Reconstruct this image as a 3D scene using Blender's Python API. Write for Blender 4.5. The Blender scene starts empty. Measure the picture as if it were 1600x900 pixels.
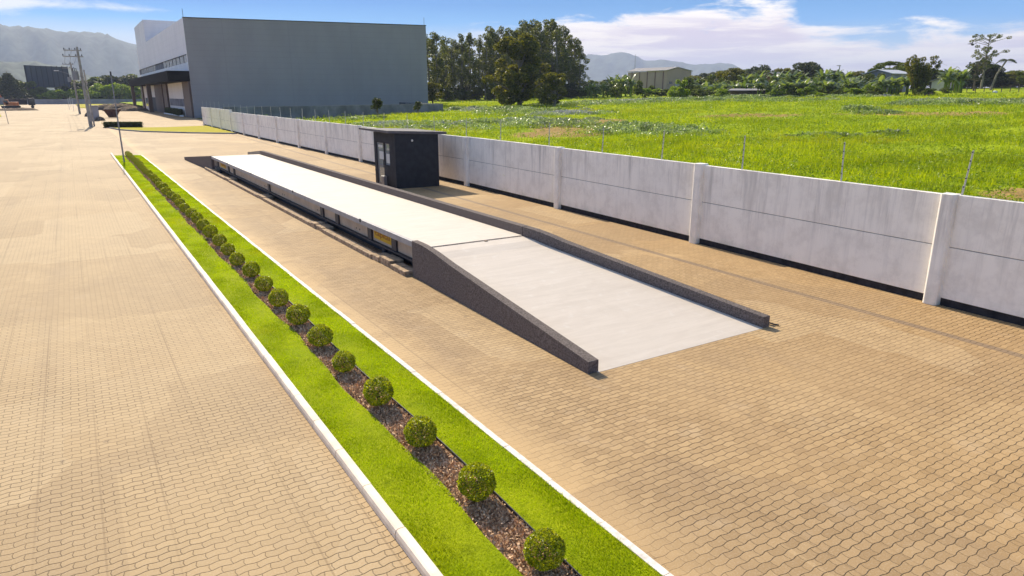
import bpy, math, random
import numpy as np
from mathutils import Vector, Matrix
R = math.radians
random.seed(7)
RNG = np.random.default_rng(11)
sc = bpy.context.scene
COL = sc.collection

# ------------------------------------------------------------------ camera, light, exposure
CAM_H, F, PITCH, YAW = 4.6, 1064.0, R(15.84), R(32.2)
cam = bpy.data.cameras.new('camera'); camo = bpy.data.objects.new('camera', cam); COL.objects.link(camo)
cam.sensor_width = 36; cam.lens = 36*F/1600; cam.clip_start = .1; cam.clip_end = 30000
camo.location = (0, 0, CAM_H)
camo.rotation_euler = (math.pi/2-PITCH, 0, -YAW)
sc.camera = camo
SUN_EL, SUN_AZ = R(36), R(3.5)
sd = Vector((math.sin(SUN_AZ)*math.cos(SUN_EL), math.cos(SUN_AZ)*math.cos(SUN_EL), math.sin(SUN_EL)))
sl = bpy.data.lights.new('sun', 'SUN'); sl.energy = 4.8; sl.angle = R(.5); sl.color = (1, .885, .68)
so = bpy.data.objects.new('sun', sl); COL.objects.link(so); so.rotation_euler = sd.to_track_quat('Z', 'Y').to_euler()
so.location = (0, 0, 60)
sc.view_settings.view_transform = 'Standard'; sc.view_settings.look = 'None'
sc.view_settings.exposure = 0.55; sc.view_settings.gamma = 1
sc.render.resolution_x = 1024; sc.render.resolution_y = 576

# ------------------------------------------------------------------ node helpers
class NT:
    def __init__(s, tree): s.t = tree; s.n = tree.nodes; s.l = tree.links
    def new(s, typ, **kw):
        n = s.n.new(typ)
        for k, v in kw.items(): setattr(n, k, v)
        return n
    def put(s, sock, v):
        if hasattr(v, 'is_output'): s.l.new(v, sock)
        elif v is not None:
            try: sock.default_value = v
            except Exception: sock.default_value = (*v, 1) if len(v) == 3 else v
    def m(s, op, a, b=None, c=None, clamp=False):
        n = s.new('ShaderNodeMath', operation=op, use_clamp=clamp)
        for i, v in enumerate((a, b, c)):
            if v is not None: s.put(n.inputs[i], v)
        return n.outputs[0]
    def rng(s, v, a, b, c=0., d=1., smooth=True):
        n = s.new('ShaderNodeMapRange', interpolation_type='SMOOTHSTEP' if smooth else 'LINEAR')
        for i, q in enumerate((v, a, b, c, d)): s.put(n.inputs[i], q)
        return n.outputs[0]
    def mix(s, f, a, b, mode='MIX'):
        n = s.new('ShaderNodeMix', data_type='RGBA', blend_type=mode)
        s.put(n.inputs[0], f); s.put(n.inputs[6], (*a, 1) if isinstance(a, tuple) and len(a) == 3 else a)
        s.put(n.inputs[7], (*b, 1) if isinstance(b, tuple) and len(b) == 3 else b)
        return n.outputs[2]
    def noise(s, vec, scale, detail=4, rough=.55, dist=0):
        n = s.new('ShaderNodeTexNoise'); s.put(n.inputs['Vector'], vec); n.inputs['Scale'].default_value = scale
        n.inputs['Detail'].default_value = detail; n.inputs['Roughness'].default_value = rough; n.inputs['Distortion'].default_value = dist
        return n.outputs[0]
    def comb(s, x, y, z=0.):
        n = s.new('ShaderNodeCombineXYZ')
        for i, v in enumerate((x, y, z)): s.put(n.inputs[i], v)
        return n.outputs[0]
    def sep(s, v):
        n = s.new('ShaderNodeSeparateXYZ'); s.put(n.inputs[0], v); return n.outputs
    def vscale(s, v, k):
        n = s.new('ShaderNodeVectorMath', operation='MULTIPLY'); s.put(n.inputs[0], v); n.inputs[1].default_value = k; return n.outputs[0]
    def bump(s, h, strength=.3, dist=.01):
        n = s.new('ShaderNodeBump'); s.put(n.inputs['Height'], h); n.inputs['Strength'].default_value = strength; n.inputs['Distance'].default_value = dist
        return n.outputs[0]
def mat_new(name):
    m = bpy.data.materials.new(name); m.use_nodes = True; t = NT(m.node_tree)
    bs = [n for n in m.node_tree.nodes if n.type == 'BSDF_PRINCIPLED'][0]
    return m, t, bs
def pos(t): return t.new('ShaderNodeNewGeometry').outputs['Position']
def objco(t): return t.new('ShaderNodeTexCoord').outputs['Object']

# ------------------------------------------------------------------ sky
w = bpy.data.worlds.new('World'); sc.world = w; w.use_nodes = True
t = NT(w.node_tree); t.n.clear()
out = t.new('ShaderNodeOutputWorld')
sky = t.new('ShaderNodeTexSky', sky_type='NISHITA', sun_disc=False, sun_elevation=SUN_EL, sun_rotation=SUN_AZ)
sky.air_density = 1.0; sky.dust_density = 1.2; sky.ozone_density = 2.0
bgA = t.new('ShaderNodeBackground'); t.l.new(sky.outputs[0], bgA.inputs[0]); bgA.inputs[1].default_value = .145
dx, dy, dz = t.sep(t.new('ShaderNodeTexCoord').outputs['Generated'])
az = t.m('MULTIPLY', t.m('ARCTAN2', dx, dy), 57.2958); el = t.m('MULTIPLY', t.m('ARCSINE', dz), 57.2958)
def ramp(t, v, stops, interp='LINEAR'):
    r = t.new('ShaderNodeValToRGB'); t.put(r.inputs[0], v); r.color_ramp.interpolation = interp
    e = r.color_ramp.elements
    while len(e) < len(stops): e.new(.5)
    for q, (p_, c_) in zip(e, stops): q.position = p_; q.color = (*c_, 1) if isinstance(c_, tuple) else (c_, c_, c_, 1)
    return r.outputs[0]
warp = t.noise(t.comb(t.m('MULTIPLY', az, .05), t.m('MULTIPLY', el, .25), 3.1), 1.0, 3)
elw = t.m('ADD', el, t.m('MULTIPLY', t.m('SUBTRACT', warp, .5), 1.6))
sunside = t.rng(az, 5., 45.)
lowsky = ramp(t, t.m('DIVIDE', elw, 20.), [(0., (.78, .82, .92)), (.13, (.80, .88, 1.)), (.20, (.60, .80, 1.)), (.26, (.08, .48, .98)), (.33, (.0, .27, .80)), (.6, (.02, .20, .70)), (1, (.05, .19, .52))])
lowsky2 = ramp(t, t.m('DIVIDE', elw, 20.), [(0., (.62, .64, .78)), (.10, (.55, .68, .86)), (.18, (.25, .54, .86)), (.25, (.03, .36, .84)), (.33, (.0, .27, .70)), (.6, (.01, .20, .64)), (1, (.05, .19, .52))])
lows = t.mix(sunside, lowsky, lowsky2)
top = ramp(t, t.m('DIVIDE', t.m('ADD', az, 20.), 100.), [(0, .3), (.15, .5), (.30, .28), (.44, .30), (.49, .54), (.57, .62), (.64, .68), (.725, .68), (.745, .53), (.80, .47), (.86, .48), (.90, .60), (1., .62)])
nz = t.noise(t.comb(t.m('MULTIPLY', az, .16), t.m('MULTIPLY', el, .62), 7.7), 1.0, 9, .62, .3)
dens = t.m('ADD', t.m('MULTIPLY', t.m('SUBTRACT', t.m('MULTIPLY', top, 10.), el), .55), t.m('MULTIPLY', t.m('SUBTRACT', nz, .5), 4.2))
cm = t.rng(dens, .0, .75)
# small streaky cloud low in the north-west
d2 = t.m('SUBTRACT', t.m('MULTIPLY', nz, 2.1), t.m('ADD', t.m('MULTIPLY', t.m('ABSOLUTE', t.m('SUBTRACT', el, 5.75)), .9), t.m('MULTIPLY', t.m('ABSOLUTE', t.m('SUBTRACT', az, -4.)), .085)))
cm2 = t.m('MULTIPLY', t.rng(d2, .15, .8), .75)
cmask = t.m('MAXIMUM', t.m('MULTIPLY', cm, t.rng(az, 24., 36.)), cm2)
nz2 = t.noise(t.comb(t.m('MULTIPLY', az, .12), t.m('MULTIPLY', el, 1.3), 1.7), 1.0, 6, .6, .4)
ccol = t.mix(t.rng(nz2, .40, .62), (.64, .52, .60), (1., .87, .76))
ccol = t.mix(t.rng(t.m('SUBTRACT', t.m('MULTIPLY', top, 10.), el), 2.2, .0), ccol, (1., .93, .84))
bgL = t.new('ShaderNodeBackground'); t.l.new(lows, bgL.inputs[0]); bgL.inputs[1].default_value = .86
bgC = t.new('ShaderNodeBackground'); t.l.new(ccol, bgC.inputs[0]); bgC.inputs[1].default_value = 1.05
mA = t.new('ShaderNodeMixShader'); t.l.new(t.rng(el, 12., 30.), mA.inputs[0]); t.l.new(bgL.outputs[0], mA.inputs[1]); t.l.new(bgA.outputs[0], mA.inputs[2])
mB = t.new('ShaderNodeMixShader'); t.l.new(t.m('MULTIPLY', cmask, .98), mB.inputs[0]); t.l.new(mA.outputs[0], mB.inputs[1]); t.l.new(bgC.outputs[0], mB.inputs[2])
t.l.new(mB.outputs[0], out.inputs[0])

# ------------------------------------------------------------------ materials
def plain(name, col, rough=.8, spec=.3, metal=0., nscale=0, namt=.25, stretch=(1, 1, 1), bump=0., bscale=60, bdist=.005):
    m, t, b = mat_new(name); p = objco(t)
    c = (*col, 1)
    if nscale:
        n = t.noise(t.vscale(p, stretch), nscale, 5, .6)
        c = t.mix(t.rng(n, .3, .7), tuple(x*(1-namt) for x in col), tuple(min(1, x*(1+namt)) for x in col))
        t.l.new(c, b.inputs['Base Color'])
    else: b.inputs['Base Color'].default_value = c
    b.inputs['Roughness'].default_value = rough; b.inputs['Specular IOR Level'].default_value = spec; b.inputs['Metallic'].default_value = metal
    if bump: t.l.new(t.bump(t.noise(p, bscale, 4), bump, bdist), b.inputs['Normal'])
    return m
def leafmat(name, c1, c2, trans=.45, tcol=None, rough=.5, spec=.3, hue_pos=0):
    m, t, b = mat_new(name)
    g = t.new('ShaderNodeNewGeometry'); r = g.outputs['Random Per Island']
    col = t.mix(r, c1, c2)
    if hue_pos:
        col = t.mix(t.rng(t.noise(g.outputs['Position'], hue_pos, 4), .40, .62), col, t.mix(.5, col, tuple(x*.5 for x in c1)))
        col = t.mix(t.m('MULTIPLY', t.rng(t.noise(g.outputs['Position'], hue_pos*.23, 4, .65), .50, .66), .40), col, (c2[0]*.85, c2[1]*.62, c2[2]*3))
    t.l.new(col, b.inputs['Base Color']); b.inputs['Roughness'].default_value = rough; b.inputs['Specular IOR Level'].default_value = spec
    tr = t.new('ShaderNodeBsdfTranslucent')
    t.l.new(t.mix(1., col, (tcol or (1.6, 1.7, .6)), 'MULTIPLY'), tr.inputs[0])
    ms = t.new('ShaderNodeMixShader'); ms.inputs[0].default_value = trans
    o = [n for n in t.n if n.type == 'OUTPUT_MATERIAL'][0]
    t.l.new(b.outputs[0], ms.inputs[1]); t.l.new(tr.outputs[0], ms.inputs[2]); t.l.new(ms.outputs[0], o.inputs[0])
    return m

def paver_mat():
    m, t, b = mat_new('concrete_pavers'); p = pos(t); x, y, z = t.sep(p)
    def tri(v, per):   # -1..1 triangle wave
        return t.m('SUBTRACT', t.m('MULTIPLY', t.m('PINGPONG', t.m('DIVIDE', v, per), .5), 4.), 1.)
    L, W = .212, .107
    jit = t.m('MULTIPLY', t.m('SUBTRACT', t.noise(p, .8, 3), .5), .05)
    yy = t.m('ADD', y, t.m('MULTIPLY', t.m('ADD', 0., t.m('MINIMUM', t.m('MAXIMUM', t.m('MULTIPLY', tri(x, L), 1.8), -1.), 1.)), .0075))
    vv = t.m('DIVIDE', t.m('ADD', yy, jit), W)
    row = t.m('FLOOR', vv); fv = t.m('SUBTRACT', vv, row)
    off = t.m('MULTIPLY', t.m('MODULO', t.m('ADD', row, 10000.), 2.), .5)
    uu = t.m('ADD', t.m('DIVIDE', t.m('ADD', x, t.m('MULTIPLY', jit, .6)), L), t.m('ADD', off, t.m('MULTIPLY', tri(y, W), .03)))
    colm = t.m('FLOOR', uu); fu = t.m('SUBTRACT', uu, colm)
    dv = t.m('MULTIPLY', t.m('MINIMUM', fv, t.m('SUBTRACT', 1., fv)), W)
    du = t.m('MULTIPLY', t.m('MINIMUM', fu, t.m('SUBTRACT', 1., fu)), L)
    # joint width varies from place to place
    wj = t.rng(t.noise(p, .55, 3), .35, .7, .006, .011)
    jh = t.m('SUBTRACT', 1., t.rng(dv, t.m('MULTIPLY', wj, .35), wj))
    jv = t.m('MULTIPLY', t.m('SUBTRACT', 1., t.rng(du, t.m('MULTIPLY', wj, .25), t.m('MULTIPLY', wj, .8))), .75)
    joint = t.m('MAXIMUM', jh, jv)
    # straight laying lines every few blocks
    ln = t.m('ABSOLUTE', t.m('SUBTRACT', t.m('FRACT', t.m('DIVIDE', t.m('ADD', x, .03), .636)), .5))
    lay = t.m('MULTIPLY', t.rng(ln, .026, .008), t.rng(t.noise(t.vscale(p, (2, .12, 1)), 1., 3), .38, .62))
    wn = t.new('ShaderNodeTexWhiteNoise', noise_dimensions='2D'); t.l.new(t.comb(row, colm), wn.inputs[0])
    base = t.mix(wn.outputs[0], (.325, .208, .098), (.445, .295, .145))
    big = t.noise(p, .11, 5, .6); mid = t.noise(t.vscale(p, (1, .45, 1)), .7, 5, .65); fine = t.noise(p, 45, 3)
    base = t.mix(t.m('MULTIPLY', t.rng(big, .38, .66), .45), base, (.50, .345, .18))
    base = t.mix(t.m('MULTIPLY', t.rng(mid, .50, .72), .40), base, (.27, .18, .105))
    base = t.mix(t.m('MULTIPLY', t.rng(t.noise(p, 1.7, 4), .55, .75), .35), base, (.54, .40, .25))
    # left carriageway paler and greyer, yard warmer
    base = t.mix(t.m('MULTIPLY', t.rng(x, 3.5, 1.5), .5), base, (.49, .36, .205))
    base = t.mix(t.m('MULTIPLY', t.rng(y, 22., 75.), .5), base, (.43, .32, .20))
    base = t.mix(t.m('MULTIPLY', t.rng(x, 5., 12.), .3), base, (.46, .28, .11))
    # sand swept beside the white kerb line and over the yard
    sand = t.m('MULTIPLY', t.m('MULTIPLY', t.rng(x, 5.3, 4.4), t.rng(x, 4.1, 4.3)), t.rng(t.noise(p, 1.1, 3), .2, .55))
    s2 = t.rng(t.noise(t.vscale(p, (1., .6, 1)), .33, 3, .5, .8), .60, .70)
    sand = t.m('MAXIMUM', sand, t.m('MULTIPLY', t.m('MULTIPLY', s2, t.rng(x, 9., 12.)), .8))
    base = t.mix(t.m('MULTIPLY', sand, .8), base, (.55, .37, .18))
    # row of darker blocks laid parallel to the wall
    bandx = t.m('ABSOLUTE', t.m('SUBTRACT', x, t.m('ADD', 13.98, t.m('MULTIPLY', y, .0265))))
    band = t.m('MULTIPLY', t.m('MULTIPLY', t.rng(bandx, .125, .095), t.rng(y, 95., 88.)), .68)
    base = t.mix(band, base, (.20, .145, .105))
    vo = t.new('ShaderNodeTexVoronoi', distance='CHEBYCHEV'); t.l.new(t.vscale(p, (.42, .30, 1)), vo.inputs['Vector']); vo.inputs['Scale'].default_value = 1.
    vr = t.sep(vo.outputs['Color'])[0]
    base = t.mix(t.m('MULTIPLY', t.rng(vr, .45, .9), .28), base, (.30, .205, .115)); base = t.mix(t.m('MULTIPLY', t.rng(vr, .35, .05), .22), base, (.60, .46, .28))
    # faint tyre tracks along the left carriageway and small dark drips
    tw = t.m('ABSOLUTE', t.m('SUBTRACT', t.m('ABSOLUTE', t.m('ADD', x, t.m('ADD', 1.2, t.m('MULTIPLY', t.noise(t.vscale(p, (0, .05, 0)), 1., 2), 1.2)))), .85))
    base = t.mix(t.m('MULTIPLY', t.m('MULTIPLY', t.rng(tw, .30, .05), t.rng(x, 2.2, 1.5)), t.rng(t.noise(t.vscale(p, (1, .2, 1)), .9, 4), .3, .8, 0., .22)), base, (.22, .16, .11))
    base = t.mix(t.m('MULTIPLY', t.rng(t.noise(p, 3.1, 2, .4), .74, .80), .45), base, (.15, .11, .075))
    joint = t.m('MULTIPLY', joint, t.m('SUBTRACT', 1., t.m('MULTIPLY', sand, .75)))
    c = t.mix(t.m('MULTIPLY', joint, t.rng(t.m('SUBTRACT', 1., big), .3, .7, .66, .9)), base, (.06, .038, .02))
    c = t.mix(t.m('MULTIPLY', lay, .42), c, (.15, .095, .05))
    c = t.mix(t.m('MULTIPLY', t.m('SUBTRACT', fine, .5), .5), c, (.9, .8, .65))
    t.l.new(c, b.inputs['Base Color']); b.inputs['Roughness'].default_value = .78; b.inputs['Specular IOR Level'].default_value = .18
    h = t.m('ADD', t.m('MULTIPLY', t.m('SUBTRACT', 1., joint), .006), t.m('MULTIPLY', fine, .0012))
    h = t.m('ADD', h, t.m('MULTIPLY', wn.outputs[0], .0015))
    t.l.new(t.bump(h, .6, 1.), b.inputs['Normal'])
    return m

def wallpaint():
    m, t, b = mat_new('weathered_white_wall'); p = pos(t); x, y, z = t.sep(p)
    # rain streaks run down from the top edge
    st = t.noise(t.comb(t.m('MULTIPLY', y, 3.2), t.m('MULTIPLY', z, .22), x), 1., 6, .7)
    st2 = t.noise(t.comb(t.m('MULTIPLY', y, 11.), t.m('MULTIPLY', z, .5), x), 1., 4, .7)
    topw = t.rng(z, .4, 2.5, .25, 1.)
    c = t.mix(t.m('MULTIPLY', t.rng(st, .48, .74), t.m('MULTIPLY', topw, .85)), (.98, .92, .81), (.42, .39, .35))
    c = t.mix(t.m('MULTIPLY', t.rng(st2, .5, .75), t.m('MULTIPLY', topw, .45)), c, (.55, .50, .46))
    c = t.mix(t.m('MULTIPLY', t.rng(t.noise(p, 1.6, 7, .7), .42, .68), .6), c, (.74, .68, .59))
    c = t.mix(t.m('MULTIPLY', t.rng(z, .45, .12), t.m('MULTIPLY', t.rng(t.noise(p, 2.5, 3), .45, .7), .35)), c, (.42, .48, .33))
    t.l.new(c, b.inputs['Base Color']); b.inputs['Roughness'].default_value = .8
    t.l.new(t.bump(t.noise(p, 30, 5), .4, .006), b.inputs['Normal'])
    return m
def deck_mat():
    m, t, b = mat_new('brushed_concrete'); p = pos(t)
    br = t.noise(t.vscale(p, (.5, 5.5, 1)), 1.3, 6, .7, .5); sw = t.noise(p, .5, 4, .6, 2.2)
    c = t.mix(t.rng(br, .3, .7), (.60, .52, .435), (.665, .58, .49))
    c = t.mix(t.m('MULTIPLY', t.rng(sw, .45, .7), .30), c, (.53, .45, .37))
    c = t.mix(t.m('MULTIPLY', t.rng(t.noise(p, 5, 5), .55, .8), .25), c, (.80, .77, .72))
    t.l.new(c, b.inputs['Base Color']); b.inputs['Roughness'].default_value = .75; b.inputs['Specular IOR Level'].default_value = .3
    t.l.new(t.bump(t.noise(t.vscale(p, (3, 40, 3)), 3, 4), .25, .003), b.inputs['Normal'])
    return m
def lawn_mat(name, c1, c2, c3, sc1=.8):
    m, t, b = mat_new(name); p = pos(t)
    c = t.mix(t.rng(t.noise(p, sc1, 5), .35, .65), c1, c2); c = t.mix(t.m('MULTIPLY', t.rng(t.noise(p, sc1*9, 4), .5, .72), .6), c, c3)
    t.l.new(c, b.inputs['Base Color']); b.inputs['Roughness'].default_value = .9; b.inputs['Specular IOR Level'].default_value = .1
    t.l.new(t.bump(t.noise(p, 40, 4), .6, .03), b.inputs['Normal'])
    return m
def field_mat():
    m, t, b = mat_new('wild_field'); p = pos(t)
    at = t.new('ShaderNodeAttribute', attribute_name='dry')
    c = t.mix(t.rng(t.noise(p, .06, 5), .35, .65), (.26, .35, .004), (.36, .42, .006))
    c = t.mix(t.m('MULTIPLY', t.rng(t.noise(p, .35, 6, .65), .48, .68), .6), c, (.15, .24, .006))
    c = t.mix(t.m('MULTIPLY', t.rng(t.noise(p, 2.5, 4), .5, .75), .5), c, (.10, .16, .005))
    dry = t.mix(t.noise(p, 1.2, 5), (.27, .16, .05), (.42, .30, .10))
    c = t.mix(t.rng(t.m('ADD', at.outputs['Fac'], t.m('MULTIPLY', t.m('SUBTRACT', t.noise(p, .5, 5), .5), .9)), .4, .75), c, dry)
    t.l.new(c, b.inputs['Base Color']); b.inputs['Roughness'].default_value = .95; b.inputs['Specular IOR Level'].default_value = .1
    t.l.new(t.bump(t.noise(p, 3, 6), .8, .25), b.inputs['Normal'])
    return m
def siding(name, c, axis, step, nx=None, groove=.45):
    m, t, b = mat_new(name); p = pos(t); co = t.sep(p)
    f = t.m('FRACT', t.m('DIVIDE', co[axis], step)); g = t.rng(f, .0, .10, groove, 1.)
    n = t.noise(t.vscale(p, (.35, .35, .12)), 1., 5)
    col = t.mix(t.rng(n, .3, .7), tuple(v*.95 for v in c), tuple(min(1, v*1.04) for v in c))
    col = t.mix(g, tuple(v*.6 for v in c), col)
    if nx:
        h = t.m('ADD', co[0], co[1]); f2 = t.m('FRACT', t.m('DIVIDE', h, nx)); g2 = t.rng(f2, 0., .02, .7, 1.)
        col = t.mix(g2, tuple(v*.7 for v in c), col)
    t.l.new(col, b.inputs['Base Color']); b.inputs['Roughness'].default_value = .6
    t.l.new(t.bump(g, .5, .03), b.inputs['Normal'])
    return m

M = {}
M['paver'] = paver_mat(); M['wall'] = wallpaint(); M['deck'] = deck_mat()
M['ground'] = lawn_mat('rough_grass', (.16, .19, .03), (.24, .24, .04), (.09, .12, .02), .05)
M['lawn'] = lawn_mat('lawn_soil', (.24, .30, .003), (.32, .36, .004), (.15, .19, .003))
M['verge'] = lawn_mat('verge_grass', (.36, .31, .003), (.42, .35, .004), (.24, .25, .004), 1.5)
M['field'] = field_mat()
M['kerb'] = plain('cream_kerb', (.88, .74, .58), .8, .3, nscale=3, namt=.12, bump=.3)
M['whitekerb'] = plain('white_painted_kerb', (.74, .67, .59), .7, .3, nscale=9, namt=.22)
M['granite'] = plain('rough_dark_render', (.165, .135, .12), .95, .15, nscale=32, namt=.42, bump=.6, bscale=70, bdist=.02)
M['slabedge'] = plain('grey_steel_edge', (.36, .34, .34), .6, .4, nscale=4, namt=.12)
M['panel'] = plain('beige_panel', (.46, .37, .28), .6, .3, nscale=2.5, namt=.12)
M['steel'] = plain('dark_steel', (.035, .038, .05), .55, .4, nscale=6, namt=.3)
M['flange'] = plain('blue_grey_flange', (.05, .05, .055), .6, .3, nscale=5, namt=.2)
M['stone'] = plain('old_brown_stone', (.40, .29, .19), .9, .2, nscale=7, namt=.45, bump=.8, bscale=30, bdist=.02)
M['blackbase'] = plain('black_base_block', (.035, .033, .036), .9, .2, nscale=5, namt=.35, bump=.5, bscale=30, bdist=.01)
M['booth'] = plain('charcoal_render', (.036, .037, .041), .75, .25, nscale=3, namt=.2, bump=.3, bscale=50)
M['boothside'] = M['booth']
M['booth_roof'] = plain('grey_roof', (.13, .115, .115), .7, .3, nscale=2, namt=.2)
M['fascia'] = plain('black_fascia', (.009, .007, .006), .9, .1, nscale=3, namt=.2)
M['bldg'] = siding('grey_cladding', (.325, .305, .305), 2, 1.1, 9.7, .7)
M['bldg_side'] = siding('pale_cladding', (.85, .80, .78), 2, 1.3, 12., .8)
M['bldg_white'] = siding('cream_panels', (.78, .72, .66), 2, .9, None, .8)
M['wood'] = siding('brown_slats', (.12, .075, .055), 1, .5, None, .4)
M['glass'] = plain('dark_glass', (.05, .055, .06), .12, .6)
M['paleglass'] = plain('pale_window_glass', (.36, .33, .31), .25, .6, nscale=.4, namt=.25)  # pale warm grey panes, tone mottled by noise
M['darkframe'] = plain('dark_window_frame', (.03, .03, .03), .5)
M['roof'] = plain('light_roof', (.55, .55, .56), .6)
M['lowwall'] = plain('stained_grey_wall', (.20, .20, .22), .9, .2, nscale=.5, namt=.3, stretch=(1, 1, .6))
M['farwall'] = plain('grey_boundary_wall', (.30, .29, .30), .9, .2, nscale=.2, namt=.25)
M['rod'] = plain('weathered_aluminium_rod', (.58, .55, .50), .5, .5, .2)
M['insul'] = plain('black_insulator', (.03, .03, .03), .5)
M['wire'] = plain('thin_steel_wire', (.10, .10, .10), .9, .05)
M['pole'] = plain('concrete_pole', (.33, .31, .28), .85, .3, nscale=2, namt=.2)
M['metal'] = plain('galvanised_metal', (.25, .25, .26), .5, .5, .4)
M['dark'] = plain('dark_paint', (.03, .03, .035), .6)
M['bark'] = plain('bark', (.16, .12, .09), .95, .1, nscale=5, namt=.4, stretch=(4, 4, .8))
M['palebark'] = plain('pale_bark', (.22, .19, .15), .9, .1, nscale=4, namt=.4, stretch=(4, 4, .6))
M['rust'] = plain('rusty_steel', (.13, .06, .04), .85, .2, nscale=3, namt=.45)
M['rubble'] = plain('brown_rubble', (.19, .14, .10), .95, .1, nscale=1.5, namt=.5, bump=1., bscale=3, bdist=.3)
M['orange'] = plain('orange_paint', (.50, .16, .05), .5)
M['teal'] = plain('teal_house_paint', (.16, .28, .30), .8, .2, nscale=.5, namt=.15)
M['tile'] = plain('red_brown_roof_tiles', (.32, .16, .10), .9, .2, nscale=1.5, namt=.25)
M['greyroof'] = plain('grey_sheet_roof', (.28, .26, .26), .7, .3, nscale=1, namt=.15)
M['cream'] = plain('cream_house_paint', (.60, .55, .45), .8, .2, nscale=.5, namt=.1)
M['shedwall'] = siding('tan_shed_blocks', (.36, .26, .19), 2, .6, None, .85)
M['board'] = siding('dark_board_panels', (.055, .065, .085), 0, 1.15, None, .4)
M['yellow'] = plain('yellow_plate', (.58, .36, .015), .6)
M['redtext'] = plain('dark_red_lettering', (.25, .06, .02), .6)
M['paper'] = plain('white_paper', (.70, .68, .62), .9)
M['white'] = plain('white_paint', (.75, .75, .74), .6)
M['chip'] = leafmat('bark_chips', (.26, .155, .085), (.90, .62, .38), .0, rough=.9)
M['soil'] = plain('dark_mulch', (.36, .22, .125), .95, .1, nscale=14, namt=.6, bump=1., bscale=40, bdist=.03)
M['box'] = leafmat('box_leaves', (.045, .085, .003), (.52, .54, .009), .38, (1.7, 1.6, .35), .42, .45)
M['blade'] = leafmat('lawn_blades', (.27, .39, .002), (.48, .54, .004), .5, (1.4, 1.4, .2), .6, .2, .9)
M['fieldblade'] = leafmat('field_blades', (.15, .25, .003), (.47, .50, .008), .5, (1.5, 1.45, .3), .55, .25, .22)
M['weed'] = leafmat('silver_weed_leaves', (.12, .19, .03), (.55, .60, .34), .35, (1.3, 1.4, .6), .4, .55, .3)
M['euc'] = leafmat('eucalyptus_leaves', (.035, .055, .008), (.22, .235, .04), .35, (1.5, 1.4, .5), .5, .35)
M['broad'] = leafmat('olive_leaves', (.045, .06, .004), (.19, .19, .012), .42, (1.7, 1.5, .35), .5, .3)
M['green'] = leafmat('green_leaves', (.03, .05, .005), (.15, .18, .015), .40, (1.5, 1.5, .45), .5, .3)
M['bright'] = leafmat('bright_bush_leaves', (.12, .19, .008), (.27, .34, .02), .45, (1.5, 1.5, .4), .5, .3)
M['darktree'] = leafmat('dark_leaves', (.018, .028, .007), (.085, .095, .02), .25, None, .5, .3)
M['banana'] = leafmat('banana_leaves', (.07, .11, .02), (.26, .30, .11), .38, (1.5, 1.6, .6), .35, .6)
M['hill'] = plain('forested_hill', (.08, .10, .075), .95, .1, nscale=.02, namt=.45)
M['hedge'] = M['darktree']

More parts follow.
